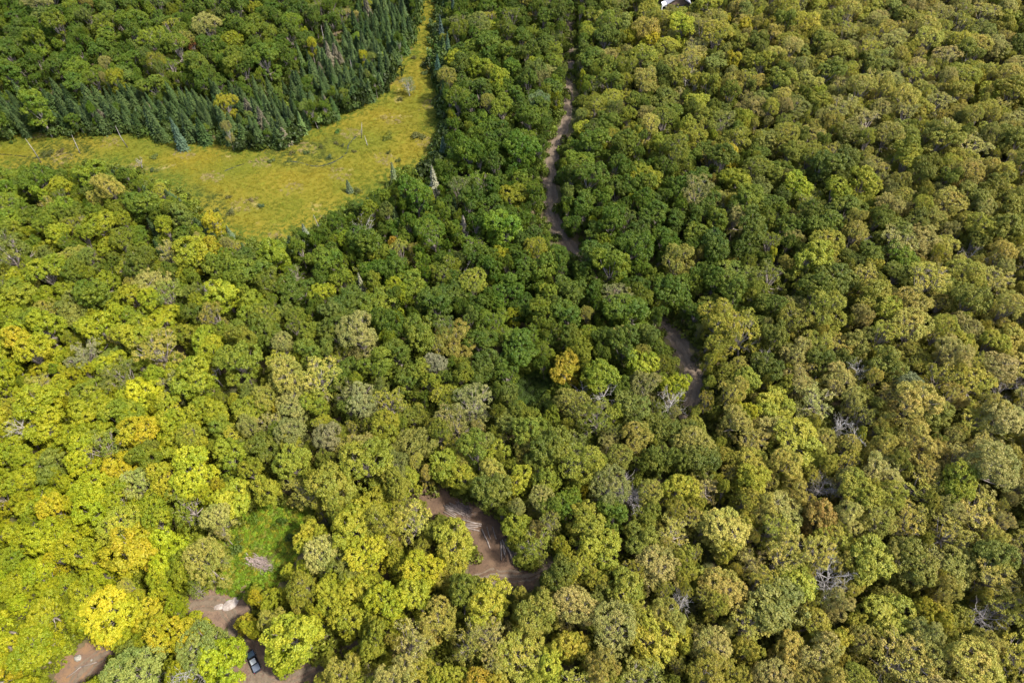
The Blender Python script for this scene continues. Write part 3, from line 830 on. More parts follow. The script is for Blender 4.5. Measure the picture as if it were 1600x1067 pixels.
# single conifers: px, py of middle, height, radius, colour, label
CONIFERS = [
    (277, 212, 15, 3.0, (.065, .10, .055), 'blue green spruce standing out in front of the belt at the meadow'),
    (681, 292, 17, 3.0, (.20, .19, .12), 'tall pale grey green spruce at the near right meadow edge'),
    (725, 360, 13, 2.2, (.24, .21, .16), 'greyish half dead spruce in the deep green stand'),
    (567, 452, 14, 2.6, (.21, .20, .12), 'pale thin spruce below the meadow point'),
    (615, 275, 12, 2.4, (.11, .13, .05), 'grey green spruce on the near meadow edge'),
    (477, 366, 9, 2.2, (.15, .17, .10), 'pale young spruce at the near meadow corner'),
    (700, 82, 17, 3.0, (.05, .085, .04), 'dark pointed spruce on the far right meadow edge'),
    (684, 108, 13, 2.6, (.035, .075, .045), 'dark green spruce nearest the meadow on its right side'),
    (690, 50, 15, 2.6, (.045, .07, .05), 'dark spruce on the right where the meadow narrows'),
    (710, 20, 15, 2.6, (.05, .08, .045), 'farthest dark spruce right of the meadow'),
    (692, 235, 12, 2.6, (.05, .08, .045), 'dark spruce at the right meadow edge beside the grey dead one'),
    (655, 318, 12, 2.2, (.05, .09, .05), 'blue green spruce left of the tall pale one'),
    (545, 292, 6, 1.8, (.07, .09, .04), 'small dark spruce where meadow meets brush'),
    (360, 368, 8, 2.2, (.10, .13, .06), 'slanting grey green spruce at the left meadow corner'),
    (290, 330, 12, 2.0, (.07, .10, .05), 'slim spruce at the left rim of the meadow'),
]

# ------------------------------------------------------------------ placing the forest
trees = []       # dict(kind, x, y, z, R, H, px, py, label?)
GRID = {}
CELL = 8.0
def too_close(x, y, R, k):
    cx, cy = int(x//CELL), int(y//CELL)
    for i in (-1, 0, 1):
        for j in (-1, 0, 1):
            for (a, b_, q) in GRID.get((cx+i, cy+j), ()):
                d = k*(R+q)
                if (a-x)**2+(b_-y)**2 < d*d: return True
    return False
def put(t):
    trees.append(t)
    GRID.setdefault((int(t['x']//CELL), int(t['y']//CELL)), []).append((t['x'], t['y'], t['R']))

for (kind, px, py, R, col, label) in NOTABLE:
    R = R*1.0
    H = 15.5*(.70+.30*R/4.5)
    q = at(px, py, H*.78)
    put(dict(kind=kind, x=q[0], y=q[1], z=q[2], R=R, H=H, px=px, py=py, col=np.array(col)*(np.array([.70, .75, .72]) if kind != 'green' else np.array([1.1, .86, .6])), label=label, note=True))
    t = trees[-1]; t['col'] = lerp(t['col'], mix_at(px, py) @ ZONE, .28)
for (px, py, H, sp, dn, sn, m, label) in DEAD:
    q = at(px, py, H*.66 if not sn else H*.5)
    if not sn or True:
        GRID.setdefault((int(q[0]//CELL), int(q[1]//CELL)), []).append((q[0], q[1], sp*.75))
for (px, py, H, R, col, label) in CONIFERS:
    q = at(px, py, H*.45)
    put(dict(kind='spruce', x=q[0], y=q[1], z=q[2], R=R*.8, H=H, px=px, py=py, col=np.array(col), label=label, note=True))

# how likely a spruce is (photograph pixels of the base)
BELT = [(-120, 168), (60, 168), (190, 166), (260, 164), (330, 164), (420, 152), (480, 112), (530, 62), (575, 0), (590, -40), (690, -40), (664, -30), (654, 40), (640, 78), (612, 118), (603, 146), (560, 168), (490, 203), (440, 230), (400, 236), (340, 226), (275, 226), (240, 212), (190, 206), (60, 214), (-120, 213)]
RIGHT_BELT = [(682, -30), (678, 60), (676, 130), (684, 200), (672, 258), (690, 262), (704, 200), (706, 130), (704, 40), (720, -30)]
VF, VR = np.array([.10, .33, .50, .66, .82, .95]), np.array([0, .45, .9, 1.05, .95, .55])
VA = np.arange(8)*PI/4
def vis_ok(x, y, z, R, H):
    '''does a tree of this size leave the open places in view?'''
    q = VR[:, None]*R
    pts = np.stack([x+q*np.cos(VA), y+q*np.sin(VA), np.broadcast_to((z+H*VF)[:, None], (6, 8))], -1)
    px, py, _ = project(pts)
    return not bool(is_open(px, py).any())

T_OPEN1 = [p for p in TRACKS[0] if 130 < project(np.array([*p, 0.0]))[1] < 405]
T_OPEN2 = [p for p in TRACKS[0] if 505 < project(np.array([*p, 0.0]))[1] < 655]
def track_clear(x, y, R):
    ok = np.ones(np.shape(x), bool)
    for L, hw in ((T_OPEN1, 1.6), (T_OPEN2, 1.6), (TRACKS[0], .4), (TRACKS[1], .5), (TRACKS[2], .5)):
        ok &= seg_dist(L[::2]+[L[-1]], x, y, closed=False) > hw+.18*R
    return ok
def spruce_chances(px, py):
    c = np.zeros(np.shape(px))
    c[(px < 600) & (py < 150)] = .04
    c[(px > 350) & (px < 760) & (py > 280) & (py < 430)] = .10
    c[(px < 350) & (py > 250) & (py < 420)] = .14
    d = seg_dist(BELT, px, py); m = (d < 60) & (py < 200) & (px < 660)
    c[m] = .38*(1-d[m]/60)
    c[in_poly(RIGHT_BELT, px, py)] = .55
    c[in_poly(BELT, px, py)] = .66
    return c

def dart(n, rmin, rmax, k):
    X = (RNG.random(n)-.5)*2; Y = -20+RNG.random(n)*455
    X = X*(185+.42*Y)
    R = rmin+(rmax-rmin)*RNG.random(n)
    Z = ground_z(X, Y)
    PX, PY, D = project(np.stack([X, Y, Z+12.0], 1))
    BX, BY, _ = project(np.stack([X, Y, Z], 1))
    keep = (D > 5) & (PX > -230) & (PX < 1830) & (PY < 1290) & (PY > -190) & track_clear(X, Y, R)
    SC = spruce_chances(BX, BY)
    for i in np.nonzero(keep)[0]:
        x, y, z, r_ = float(X[i]), float(Y[i]), float(Z[i]), float(R[i])
        px, py, sc = float(PX[i]), float(PY[i]), float(SC[i])
        kind = None
        edge = False
        if RNG.random() < sc:
            r_ = RNG.uniform(1.8, 3.1)
            if too_close(x, y, r_, .52 if sc > .5 else .8): continue
            kind = 'spruce'; H = RNG.uniform(7, 14) if sc > .3 else RNG.uniform(9, 13)
        else:
            if sc > .5 and r_ > 3.6: continue
            if too_close(x, y, r_, k): continue
            H = 15.5*(.66+.34*r_/4.9)*RNG.uniform(.78, 1.20)
            if sc > .5: H *= .70; r_ = min(r_, 3.2)
        if not vis_ok(x, y, z, r_, H):
            H *= .62
            if kind is None and (r_ > 3.6 or not vis_ok(x, y, z, r_, H)): continue
            if kind and not vis_ok(x, y, z, r_, H): continue
        t = dict(kind=kind, x=x, y=y, z=z, R=r_, H=H, px=px, py=py)
        if kind is None:
            w = mix_at(px, py)
            kd = ('golden', 'green', 'mid', 'khaki')[int(RNG.choice(4, p=w/w.sum()))]
            t['col'], t['shade'] = pick_colour(kd, RNG, w)
            t['kind'] = kd if kd != 'mid' else ('green' if RNG.random() < .7-.5*w[3] else 'khaki')
        else:
            u = RNG.random()
            c = lerp((.030, .052, .010), (.062, .088, .024), u)
            t['shade'] = 'dark green' if u < .5 else 'blue green'
            if RNG.random() < .05: c = np.array([.11, .095, .06]); t['shade'] = 'greyish brown'
            t['col'] = c*np.exp(RNG.normal(0, .18))
        put(t)
dart(3400, 5.0, 6.6, .62)
dart(9000, 3.7, 5.0, .61)
dart(13000, 2.6, 3.8, .60)
dart(15000, 1.6, 2.6, .62)
print('trees', len(trees), {k: sum(t['kind'] == k for t in trees) for k in ('golden', 'green', 'khaki', 'spruce')})

# ------------------------------------------------------------------ single trees as objects, the rest as woods
LAND = [('the parked pickup', 398, 1035), ('the boulder', 123, 1028), ('the bare rock', 358, 945), ('the brush pile', 407, 880), ('the log landing', 740, 835),
        ('the lower track', 930, 855), ('the round grey leafless tree', 978, 772), ('the middle track bend', 1078, 580), ('the upper track', 868, 270),
        ('the far end of the track', 892, 90), ('the grey house roof', 1057, 5), ('the silver dead pair', 1320, 670), ('the rust orange tree', 1280, 806),
        ('the wide pale leafless tree', 1296, 904), ('the tall silvery dead tree', 30, 678), ('the golden dome tree', 208, 678), ('the orange gold tree', 884, 570),
        ('the white bare tree in the khaki stand', 1068, 942), ('the vivid green tree', 1420, 400), ('the bleached dead tree', 566, 358), ('the pale grey spruce', 681, 292),
        ('the meadow stream', 520, 250), ('the creek snags', 80, 230), ('the blue grey tree', 1426, 608), ('the pale buff tree', 570, 620), ('the big lime tree among khaki', 1500, 750),
        ('the lone yellow tree among tan ones', 1453, 945), ('the left meadow corner', 330, 350), ('the grey half dead spruce', 725, 360), ('the grey bare branches on the left', 320, 455),
        ('the yellow tree above the spruce belt', 352, 160), ('the small yellow tree between spruces', 570, 84), ('the small reddish tree', 300, 72), ('the pale leafless tree below the roof', 1074, 120),
        ('the grey tree in the dark gap', 1350, 372), ('the grey tree in the far khaki stand', 1430, 205), ('the wide grey bare tree', 1560, 610), ('the yellow tree near the roof', 1165, 38),
        ('the broad olive gold tree', 985, 925), ('the lone meadow tree', 640, 140), ('the blue green spruce', 277, 212), ('the dark pointed spruce', 700, 82), ('the deep stand yellow tree', 776, 396),
        ('the dark grey bare tree', 1130, 330), ('the slim whitish bare tree', 336, 585), ('the straw coloured tree', 460, 674), ('the glowing yellow tree', 652, 884), ('the grey dead spruce up the slope', 505, 60),
        ('the far narrow meadow', 672, 10), ('the pinkish grey dead spruce', 550, 108), ('the greyish tan tree', 118, 552)]
LP = np.array([(l[1], l[2]) for l in LAND], float)
def where(px, py):
    d = LP-np.array([px, py]); k = int(np.argmin((d**2).sum(1)))
    dx, dy = px-LP[k][0], py-LP[k][1]
    dist = math.hypot(dx, dy)
    a = math.degrees(math.atan2(-dy, dx)) % 360
    dirs = ['right of', 'above right of', 'above', 'above left of', 'left of', 'below left of', 'below', 'below right of']
    how = '' if dist > 55 else 'close '
    if dist > 110: how = 'well '
    return how+dirs[int(((a+22.5) % 360)//45)]+' '+LAND[k][0], dist, k

NAME = {'golden': 'golden_tree', 'green': 'green_tree', 'khaki': 'khaki_tree', 'spruce': 'spruce_tree'}
GROUP = {'golden': 'golden broadleaf trees of the forest', 'green': 'green broadleaf trees of the forest', 'khaki': 'khaki broadleaf trees of the forest', 'spruce': 'spruces of the forest'}
for t in trees:
    p = np.array([t['x'], t['y'], t['z']+t['H']*.75])
    x, y, d = project(p)
    t['vis'] = bool(-20 < x < 1620 and -25 < y < 1095)
    t['sx'], t['sy'] = float(x), float(y)
    t['size'] = t['R']/float(d)
singles, rest = [], []
for k in NAME:
    L = [t for t in trees if t['kind'] == k and t['vis']]
    L.sort(key=lambda t: (0 if t.get('note') else 1, -t['size']))
    singles += L[:300]
    chosen = set(id(t) for t in L[:300])
    rest += [t for t in trees if t['kind'] == k and id(t) not in chosen]

# labels that tell the singles apart
bylab = {}
for t in singles:
    if t.get('note'): continue
    sz = 'small' if t['R'] < 2.6 else ('mid-sized' if t['R'] < 3.9 else 'large')
    w, dist, k = where(t['sx'], t['sy'])
    what = t['shade']+(' spruce' if t['kind'] == 'spruce' else ' tree')
    t['dist'] = dist
    t['form'] = (sz, what, w)
    bylab.setdefault(t['form'], []).append(t)
for (sz, what, w), L in bylab.items():
    L.sort(key=lambda t: t['dist'])
    for i, t in enumerate(L):
        if len(L) == 1: t['label'] = '%s %s %s' % (sz, what, w)
        else: t['label'] = '%s%s %s %s' % (('nearest', 'second', 'third', 'fourth', 'fifth', 'sixth', 'seventh', 'eighth', 'ninth', 'tenth', 'eleventh', 'twelfth')[min(i, 11)], (' nearest ' if i else ' ')+sz if len((what+' '+w).split()) < 14 else '', what, w)

for t in singles:
    k = t['kind']
    i = int(RNG.integers(len(PROTO_MESH[k])))
    cm, tm = PROTO_MESH[k][i]
    e = bpy.data.objects.new(NAME[k], None); e.empty_display_size = .5
    C.objects.link(e)
    e.location = (t['x'], t['y'], t['z'])
    tl = .03 if k == 'spruce' else .08
    e.rotation_euler = (RNG.normal(0, tl), RNG.normal(0, tl), RNG.random()*6.283)
    s = t['R']/(4.0 if k != 'spruce' else 2.0)
    e.scale = (s*RNG.uniform(.85, 1.18), s*RNG.uniform(.85, 1.18), t['H']/16.0)
    setp(e, t['label'], 'tree', GROUP[k])
    c = bpy.data.objects.new('crown', cm); c['tree_color'] = [float(v) for v in t['col']]
    C.objects.link(c); c.parent = e
    q = bpy.data.objects.new('trunk', tm)
    C.objects.link(q); q.parent = e

for k, lab in (('golden', 'golden and lime crowns of the remaining woods'), ('green', 'green crowns of the remaining woods'),
               ('khaki', 'khaki and tan crowns of the remaining woods'), ('spruce', 'pointed spruces of the remaining woods')):
    L = [t for t in rest if t['kind'] == k]
    if not L: continue
    sc = 4.0 if k != 'spruce' else 2.0
    n = len(L)
    scatter('woods', PROTO_COLL[k], [(t['x'], t['y'], t['z']) for t in L], RNG.integers(0, len(PROTO[k]), n),
            np.stack([RNG.normal(0, .03 if k == 'spruce' else .08, n), RNG.normal(0, .03 if k == 'spruce' else .08, n), RNG.random(n)*6.283], 1),
            np.array([(t['R']/sc*RNG.uniform(.9, 1.1), t['R']/sc*RNG.uniform(.9, 1.1), t['H']/16) for t in L]),
            np.array([t['col'] for t in L]), lab, 'woods')

# dead and bare trees
for n_, (px, py, H, sp, dn, sn, m, label) in enumerate(DEAD):
    q = at(px, py, H*.66 if not sn else H*.5)
    tb, bb = bare_tree(100+n_, H, sp, dn, sn, -1.5 if 'leaning' in label else 0)
    e = empty('dead_tree', q, RNG.random()*6.28)
    mat = M_PALE if m == 'pale' and not sn else M_GREYWOOD
    tb.obj('trunk', [mat], e, True); bb.obj('branches', [mat], e, True)
    setp(e, label, 'dead tree', 'dead and leafless trees')

# undergrowth below the crowns
def mixes(px, py):
    d2 = (px[:, None]-F_P[:, 0])**2+(py[:, None]-F_P[:, 1])**2
    w = np.exp(-d2/(2*65.0**2))+1e-12
    return (w @ F_W)/w.sum(1, keepdims=True)
N_ = 26000
y = -20+RNG.random(N_)*400; x = (RNG.random(N_)-.5)*2*(150+.40*y); z = ground_z(x, y)
px, py, d = project(np.stack([x, y, z+.5], 1))
tx, ty, _ = project(np.stack([x, y, z+2.6], 1))
rp = 2.1*F_PX/d
ok = (px > -60) & (px < 1660) & (py < 1110) & (py > -60) & ~is_open(px, py) & ~is_open(tx, ty) & track_clear(x, y, 3.0)
nearby = py > 560
for k in range(8):
    ok &= ~(nearby & is_open(px+rp*math.cos(k*PI/4), py-rp*.5+rp*math.sin(k*PI/4)))
x, y, z, px, py = x[ok], y[ok], z[ok], px[ok], py[ok]
n = len(x)
w = mixes(px, py)
K_ = w @ np.array([[.16, .175, .010], [.06, .085, .008], [.10, .125, .010], [.175, .160, .03]])*np.exp(RNG.normal(0, .28, (n, 1)))
rim = (seg_dist(G_MEADOW, x, y) < 6) & ((py < 232) | (px > 660))
s_ = RNG.uniform(.8, 2.1, n)*np.where(rim, RNG.uniform(.9, 2.2, n), 1.0)
K_ = np.where(rim[:, None], np.array([.040, .058, .009])*np.exp(RNG.normal(0, .35, (n, 1))), K_)
scatter('undergrowth', PROTO_COLL['bush'], np.stack([x, y, z], 1), RNG.integers(0, 5, n), np.stack([np.zeros(n), np.zeros(n), RNG.random(n)*6.28], 1),
        np.stack([s_, s_, s_*RNG.uniform(.9, 1.7, n)], 1), K_, 'low green brown undergrowth between the trunks', 'undergrowth')

# sedge in the meadow
N_ = 75000
x = min(gx)+RNG.random(N_)*(max(gx)-min(gx)); y = min(gy)-10+RNG.random(N_)*(max(gy)-min(gy)+10)
ok = meadow_keep(x, y); x, y = x[ok], y[ok]; n = len(x)
u = .5+.5*np.sin(x*.11+1.7*np.sin(y*.07))*np.cos(y*.13+x*.03)
u = np.clip(u+RNG.normal(0, .15, n), 0, 1)[:, None]
K_ = np.array([.142, .108, .006])*(1-u)+np.array([.098, .105, .006])*u
wet = sstep(9, 1, seg_dist(G_MEADOW, x, y)+RNG.normal(0, 1.5, n)+2*np.sin(x*.3)*np.cos(y*.27))[:, None]
K_ = K_*(1-wet)+np.array([.066, .088, .007])*wet
moss = sstep(.35, .95, np.sin(x*.062+.6*np.sin(y*.09))*np.sin(y*.085+1.1)+.25*np.sin(x*.4)*np.cos(y*.37))[:, None]
K_ = K_*(1-moss)+np.array([.048, .058, .006])*moss
dry = (np.sin(x*.19+2)*np.sin(y*.23+x*.05) > .62)[:, None] & (RNG.random((n, 1)) < .5)
K_ = np.where(dry, np.array([.165, .125, .05]), K_)*np.exp(RNG.normal(0, .10, (n, 1)))
s_ = RNG.uniform(.5, 1.0, n)
scatter('grass', PROTO_COLL['tuft'], np.stack([x, y, ground_z(x, y)+.03], 1), RNG.integers(0, 4, n), np.stack([np.zeros(n), np.zeros(n), RNG.random(n)*6.28], 1),
        np.stack([s_*1.25, s_*1.25, s_*.34], 1), K_, 'yellow green sedge tussocks covering the wet meadow', 'grass')

# brambles in the glade and on the moss
P_, S_, K_ = [], [], []
gg = ground_poly(GLADE); xs = [p[0] for p in gg]; ys = [p[1] for p in gg]
for i in range(1600):
    x = min(xs)-3+RNG.random()*(max(xs)-min(xs)+6); y = min(ys)-3+RNG.random()*(max(ys)-min(ys)+6)
    if not bool(in_poly(gg, np.array(x), np.array(y))) and float(seg_dist(gg, np.array(x), np.array(y))) > 2.2: continue
    px, py, _ = project(np.array([x, y, 0.0]))
    if math.hypot((px-407)/24, (py-880)/10) < 1: continue
    c = np.array([.125, .180, .008]) if RNG.random() < .66 else np.array([.185, .175, .012])
    P_.append((x, y, float(ground_z(x, y)))); s = RNG.uniform(.3, .8); S_.append((s, s, s*RNG.uniform(.5, 1.1))); K_.append(c*np.exp(RNG.normal(0, .25)))
gm = ground_poly(MOSS); xs = [p[0] for p in gm]; ys = [p[1] for p in gm]
for i in range(700):
    x = min(xs)-4+RNG.random()*(max(xs)-min(xs)+8); y = min(ys)-5+RNG.random()*(max(ys)-min(ys)+9)
    if not bool(in_poly(gm, np.array(x), np.array(y))) and float(seg_dist(gm, np.array(x), np.array(y))) > 3.5: continue
    P_.append((x, y, float(ground_z(x, y)))); s_ = RNG.uniform(.3, .8); S_.append((s_, s_, s_*RNG.uniform(.4, .8))); K_.append(np.array([.040, .062, .006])*np.exp(RNG.normal(0, .3)))
n = len(P_)
scatter('weeds', PROTO_COLL['bush'], P_, RNG.integers(0, 5, n), np.stack([np.zeros(n), np.zeros(n), RNG.random(n)*6.28], 1), S_, K_,
        'knee high green brambles filling the glade and the dark mossy opening', 'weeds')


# ------------------------------------------------------------------ the parked pickup
M_PAINT = plain_mat('dark_blue_paint', (.010, .016, .026), rough=.22, spec=.6)
M_HOOD = plain_mat('sky_lit_hood_paint', (.018, .034, .040), rough=.16, spec=.8)  # teal of the sky mirrored in the hood, put into its colour
M_ROOFP = plain_mat('sky_sheen_roof_paint', (.34, .37, .38), rough=.3, spec=.5)  # sky reflection on the dark cab roof, painted in as light grey
M_GLASS = plain_mat('dark_glass', (.008, .010, .012), rough=.06, spec=.8)
M_COVER = plain_mat('slate_bed_cover', (.070, .085, .115), rough=.5)
M_TYRE = plain_mat('tyre_rubber', (.012, .012, .012), rough=.9)
M_RIM = plain_mat('alloy_rim', (.35, .36, .37), rough=.35, metallic=.9)
M_LAMP = plain_mat('lamp_glass', (.6, .62, .62), rough=.1, spec=.8)
M_RED = plain_mat('tail_lamp', (.25, .01, .01), rough=.2)
M_TRIM = plain_mat('black_trim', (.015, .015, .016), rough=.6)

def loft(b, secs, mi=0):
    """secs: list of (x, [(y,z)...]) rings with the same count"""
    n = len(secs[0][1]); V = []
    for x, ring in secs:
        for (y_, z_) in ring: V.append((x, y_, z_))
    F = [(i*n+k, i*n+(k+1) % n, (i+1)*n+(k+1) % n, (i+1)*n+k) for i in range(len(secs)-1) for k in range(n)]
    F.append(tuple(range(n))[::-1]); F.append(tuple(range((len(secs)-1)*n, len(secs)*n)))
    b.add(V, F, mi)

def ring(w, z0, z1, r=.10, inset=.04):
    h = w/2
    return [(-h+inset, z0), (-h, z0+r), (-h, z1-r), (-h+r, z1), (h-r, z1), (h, z1-r), (h, z0+r), (h-inset, z0)]

q0 = at(391, 1017); q1 = at(405, 1051)
hd = q0-q1; ang = math.atan2(hd[1], hd[0]); mid_ = (q0+q1)/2
truck = empty('pickup_truck', (mid_[0], mid_[1], mid_[2]+.12), ang)
setp(truck, 'dark blue pickup with sky sheen painted on its roof, parked nose up on bare dirt', 'pickup truck')
b = MB()
loft(b, [(-2.72, ring(1.80, .55, 1.02)), (-2.62, ring(1.92, .42, 1.10)), (-1.0, ring(1.96, .40, 1.12)), (.75, ring(1.96, .38, 1.10)), (1.5, ring(1.95, .38, 1.04)), (2.45, ring(1.88, .40, .98)), (2.66, ring(1.66, .46, .86))])
b.obj('body', [M_PAINT], truck)
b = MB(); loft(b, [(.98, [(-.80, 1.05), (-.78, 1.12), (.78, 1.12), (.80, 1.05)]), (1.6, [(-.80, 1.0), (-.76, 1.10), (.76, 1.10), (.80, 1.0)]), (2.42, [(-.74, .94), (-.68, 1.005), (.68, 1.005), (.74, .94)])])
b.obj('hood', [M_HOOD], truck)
b = MB(); loft(b, [(-.98, [(-.92, 1.10), (-.66, 1.70), (.66, 1.70), (.92, 1.10)]), (.30, [(-.92, 1.10), (-.68, 1.74), (.68, 1.74), (.92, 1.10)]), (1.05, [(-.90, 1.08), (-.86, 1.13), (.86, 1.13), (.90, 1.08)])])
b.obj('cab', [M_PAINT], truck)
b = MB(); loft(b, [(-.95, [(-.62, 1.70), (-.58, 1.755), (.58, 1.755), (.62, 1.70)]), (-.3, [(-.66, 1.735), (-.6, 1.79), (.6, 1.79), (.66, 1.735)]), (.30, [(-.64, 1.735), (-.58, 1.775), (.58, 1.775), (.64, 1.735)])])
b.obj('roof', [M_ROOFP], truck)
b = MB(); b.add([(.36, -.63, 1.712), (.36, .63, 1.712), (1.0, .80, 1.176), (1.0, -.80, 1.176)], [(0, 1, 2, 3)]); b.obj('windshield', [M_GLASS], truck)
b = MB(); b.add([(-.99, -.62, 1.64), (-.99, .62, 1.64), (-.99, .78, 1.20), (-.99, -.78, 1.20)], [(3, 2, 1, 0)]); b.obj('rear_window', [M_GLASS], truck)
for sy in (-1, 1):
    for (xa, xb) in ((-.85, -.25), (-.17, .45)):
        b = MB(); V = [(xa, sy*.890, 1.19), (xb, sy*.890, 1.19), (min(xb, .33), sy*.718, 1.63), (xa, sy*.718, 1.63)]
        b.add(V, [(0, 1, 2, 3) if sy < 0 else (3, 2, 1, 0)]); b.obj('side_window', [M_GLASS], truck)
    b = MB(); b.box((.62, sy*1.06, 1.22), (.14, .22, .16)); b.obj('mirror', [M_TRIM], truck)
    b = MB(); b.box((2.60, sy*.68, .78), (.12, .34, .16)); b.obj('headlight', [M_LAMP], truck)
    b = MB(); b.box((-2.70, sy*.80, .86), (.08, .16, .30)); b.obj('tail_light', [M_RED], truck)
    dm = MB(); dm.box((.12, sy*.985, .78), (.98, .014, .56)); do_ = dm.obj('door', [M_PAINT], truck)
    hm = MB(); hm.box((-.28, sy*1.0, .96), (.16, .03, .04)); hm.obj('handle', [M_TRIM], do_)
b = MB(); loft(b, [(-2.58, [(-.84, 1.09), (-.80, 1.15), (.80, 1.15), (.84, 1.09)]), (-1.8, [(-.84, 1.10), (-.80, 1.165), (.80, 1.165), (.84, 1.10)]), (-1.06, [(-.84, 1.10), (-.80, 1.16), (.80, 1.16), (.84, 1.10)])])
b.obj('bed_cover', [M_COVER], truck)
for x_, nm in ((2.70, 'front_bumper'), (-2.76, 'rear_bumper')):
    b = MB(); b.box((x_, 0, .52), (.16, 1.74, .22)); b.obj(nm, [M_TRIM], truck)
for sx in (1.65, -1.65):
    for sy in (-1, 1):
        wh = bpy.data.objects.new('wheel', None); wh.location = (sx, sy*.86, .36); link(wh, truck)
        b = MB(); b.tube([(0, -.13, 0), (0, -.11, 0), (0, .11, 0), (0, .13, 0)], [.30, .37, .37, .30], 18); b.obj('tyre', [M_TYRE], wh)
        b = MB(); b.tube([(0, sy*.10, 0), (0, sy*.145, 0)], [.22, .20], 12); b.obj('rim', [M_RIM], wh)

# ------------------------------------------------------------------ the house at the far edge
M_SHINGLE = plain_mat('grey_shingles', (.21, .21, .24), (.27, .27, .30), 3.0, rough=.9)
M_SIDING = plain_mat('white_siding', (.75, .75, .74), rough=.7)
M_WALL = plain_mat('brown_siding', (.16, .11, .08), rough=.8)
M_VENT = plain_mat('dark_vent', (.03, .03, .035), rough=.6)
hq = at(1058, 17)
house = empty('house', (hq[0], hq[1], hq[2]), math.radians(4))
setp(house, 'house with a grey shingled gable roof half hidden behind trees', 'house')
HW, HD, EH, RH = 6.0, 15.0, 3.4, 7.4       # half width, depth, eaves, ridge
b = MB()
V = [(-HW, 0, -.6), (HW, 0, -.6), (HW, 0, EH), (0, 0, RH-.15), (-HW, 0, EH)]
V += [(x, HD, z) for (x, _, z) in V]
b.add(V, [(0, 1, 2, 3, 4), (9, 8, 7, 6, 5), (1, 6, 7, 2), (5, 0, 4, 9)]); wall = b.obj('wall', [M_WALL], house)
for sx in (-1, 1):
    slope = math.atan2(RH-EH, HW)
    ov = .6
    e = np.array([sx*(HW+ov), EH-ov*math.tan(slope)]); r_ = np.array([sx*.0, RH])
    rp = MB(); t_ = .16
    V = [(e[0], -.7, e[1]), (r_[0]+sx*.01, -.7, r_[1]), (r_[0]+sx*.01, HD+.7, r_[1]), (e[0], HD+.7, e[1])]
    V = V + [(x, y, z+t_) for x, y, z in V]
    F = [(0, 1, 2, 3), (7, 6, 5, 4), (0, 4, 5, 1), (1, 5, 6, 2), (2, 6, 7, 3), (3, 7, 4, 0)]
    rp.add(V, F if sx > 0 else [f[::-1] for f in F])
    rs = rp.obj('roof', [M_SHINGLE], house)
    # courses of shingles as low steps
    for k in range(11):
        f = (k+.5)/11.5
        cx = e[0]+(r_[0]-e[0])*f; cz = e[1]+(r_[1]-e[1])*f+t_
        c = MB(); u = np.array([-sx*math.cos(slope), 0, math.sin(slope)]); nn = np.array([sx*math.sin(slope), 0, math.cos(slope)])
        R_ = np.stack([u, [0, 1, 0], nn], 1)
        c.box(np.array([cx, HD/2, cz])+nn*.018, (.57, HD+1.36, .03), R_); c.obj('shingle_course', [M_SHINGLE], rs)
    v = MB(); cx = e[0]*.45; cz = EH+(RH-EH)*(1-abs(cx)/HW)+t_
    v.box((cx, 4.0, cz+.2), (.55, .55, .8)); v.obj('roof_vent', [M_VENT], house)
v = MB(); v.box((0, HD/2, RH+.20), (.34, HD+1.3, .10)); v.obj('ridge_cap', [M_SHINGLE], house)
v = MB(); v.box((-HW-1.0, .9, 1.5), (2.2, 2.4, 4.2)); v.obj('porch', [M_SIDING], house)
v = MB(); v.box((-HW-1.0, -.32, 1.7), (1.2, .06, 1.6)); v.obj('window', [M_GLASS], house)
for x_ in (-3.2, 2.6):
    v = MB(); v.box((x_, -.03, 1.7), (1.6, .10, 1.3)); wf = v.obj('window', [M_SIDING], house)
    v = MB(); v.box((x_, -.09, 1.7), (1.36, .04, 1.08)); v.obj('pane', [M_GLASS], wf)
v = MB(); v.box((0, -.03, 1.05), (1.0, .10, 2.1)); v.obj('door', [M_SIDING], house)

# ------------------------------------------------------------------ logs, brush and rocks
M_LOG = plain_mat('cut_log', (.095, .075, .062), (.185, .155, .135), 1.2)
M_LOGEND = plain_mat('log_end', (.50, .38, .26))
M_BRUSH = plain_mat('cut_brush', (.110, .082, .068), (.30, .235, .205), 1.6)
M_BRUSH2 = plain_mat('old_brush', (.06, .045, .04), (.17, .135, .12), 1.0)
def log_mesh(seed, L, r0):
    r = np.random.default_rng(seed); m = MB()
    m.tube([(-L/2, 0, 0), (-L/6, r.normal(0, .04), r.normal(0, .03)), (L/5, r.normal(0, .05), r.normal(0, .03)), (L/2, 0, 0)], [r0, r0*.95, r0*.86, r0*.72], 7)
    for _ in range(3):
        x = r.uniform(-L*.4, L*.4); a = r.random()*6.28
        p = np.array([x, math.cos(a)*r0*.8, math.sin(a)*r0*.8]); m.tube([p, p+np.array([.06, math.cos(a)*.22, math.sin(a)*.22])], [.05, .035], 4)
    return m.mesh('log', [M_LOG], True)
LOGS = [log_mesh(300+i, L, r) for i, (L, r) in enumerate(((5.2, .20), (4.6, .17), (5.8, .22), (3.6, .15), (4.2, .24)))]
def dirpx(px, py, dx, dy):
    a_ = at(px, py); b_ = at(px+dx, py+dy); v = b_-a_
    return math.atan2(v[1], v[0])
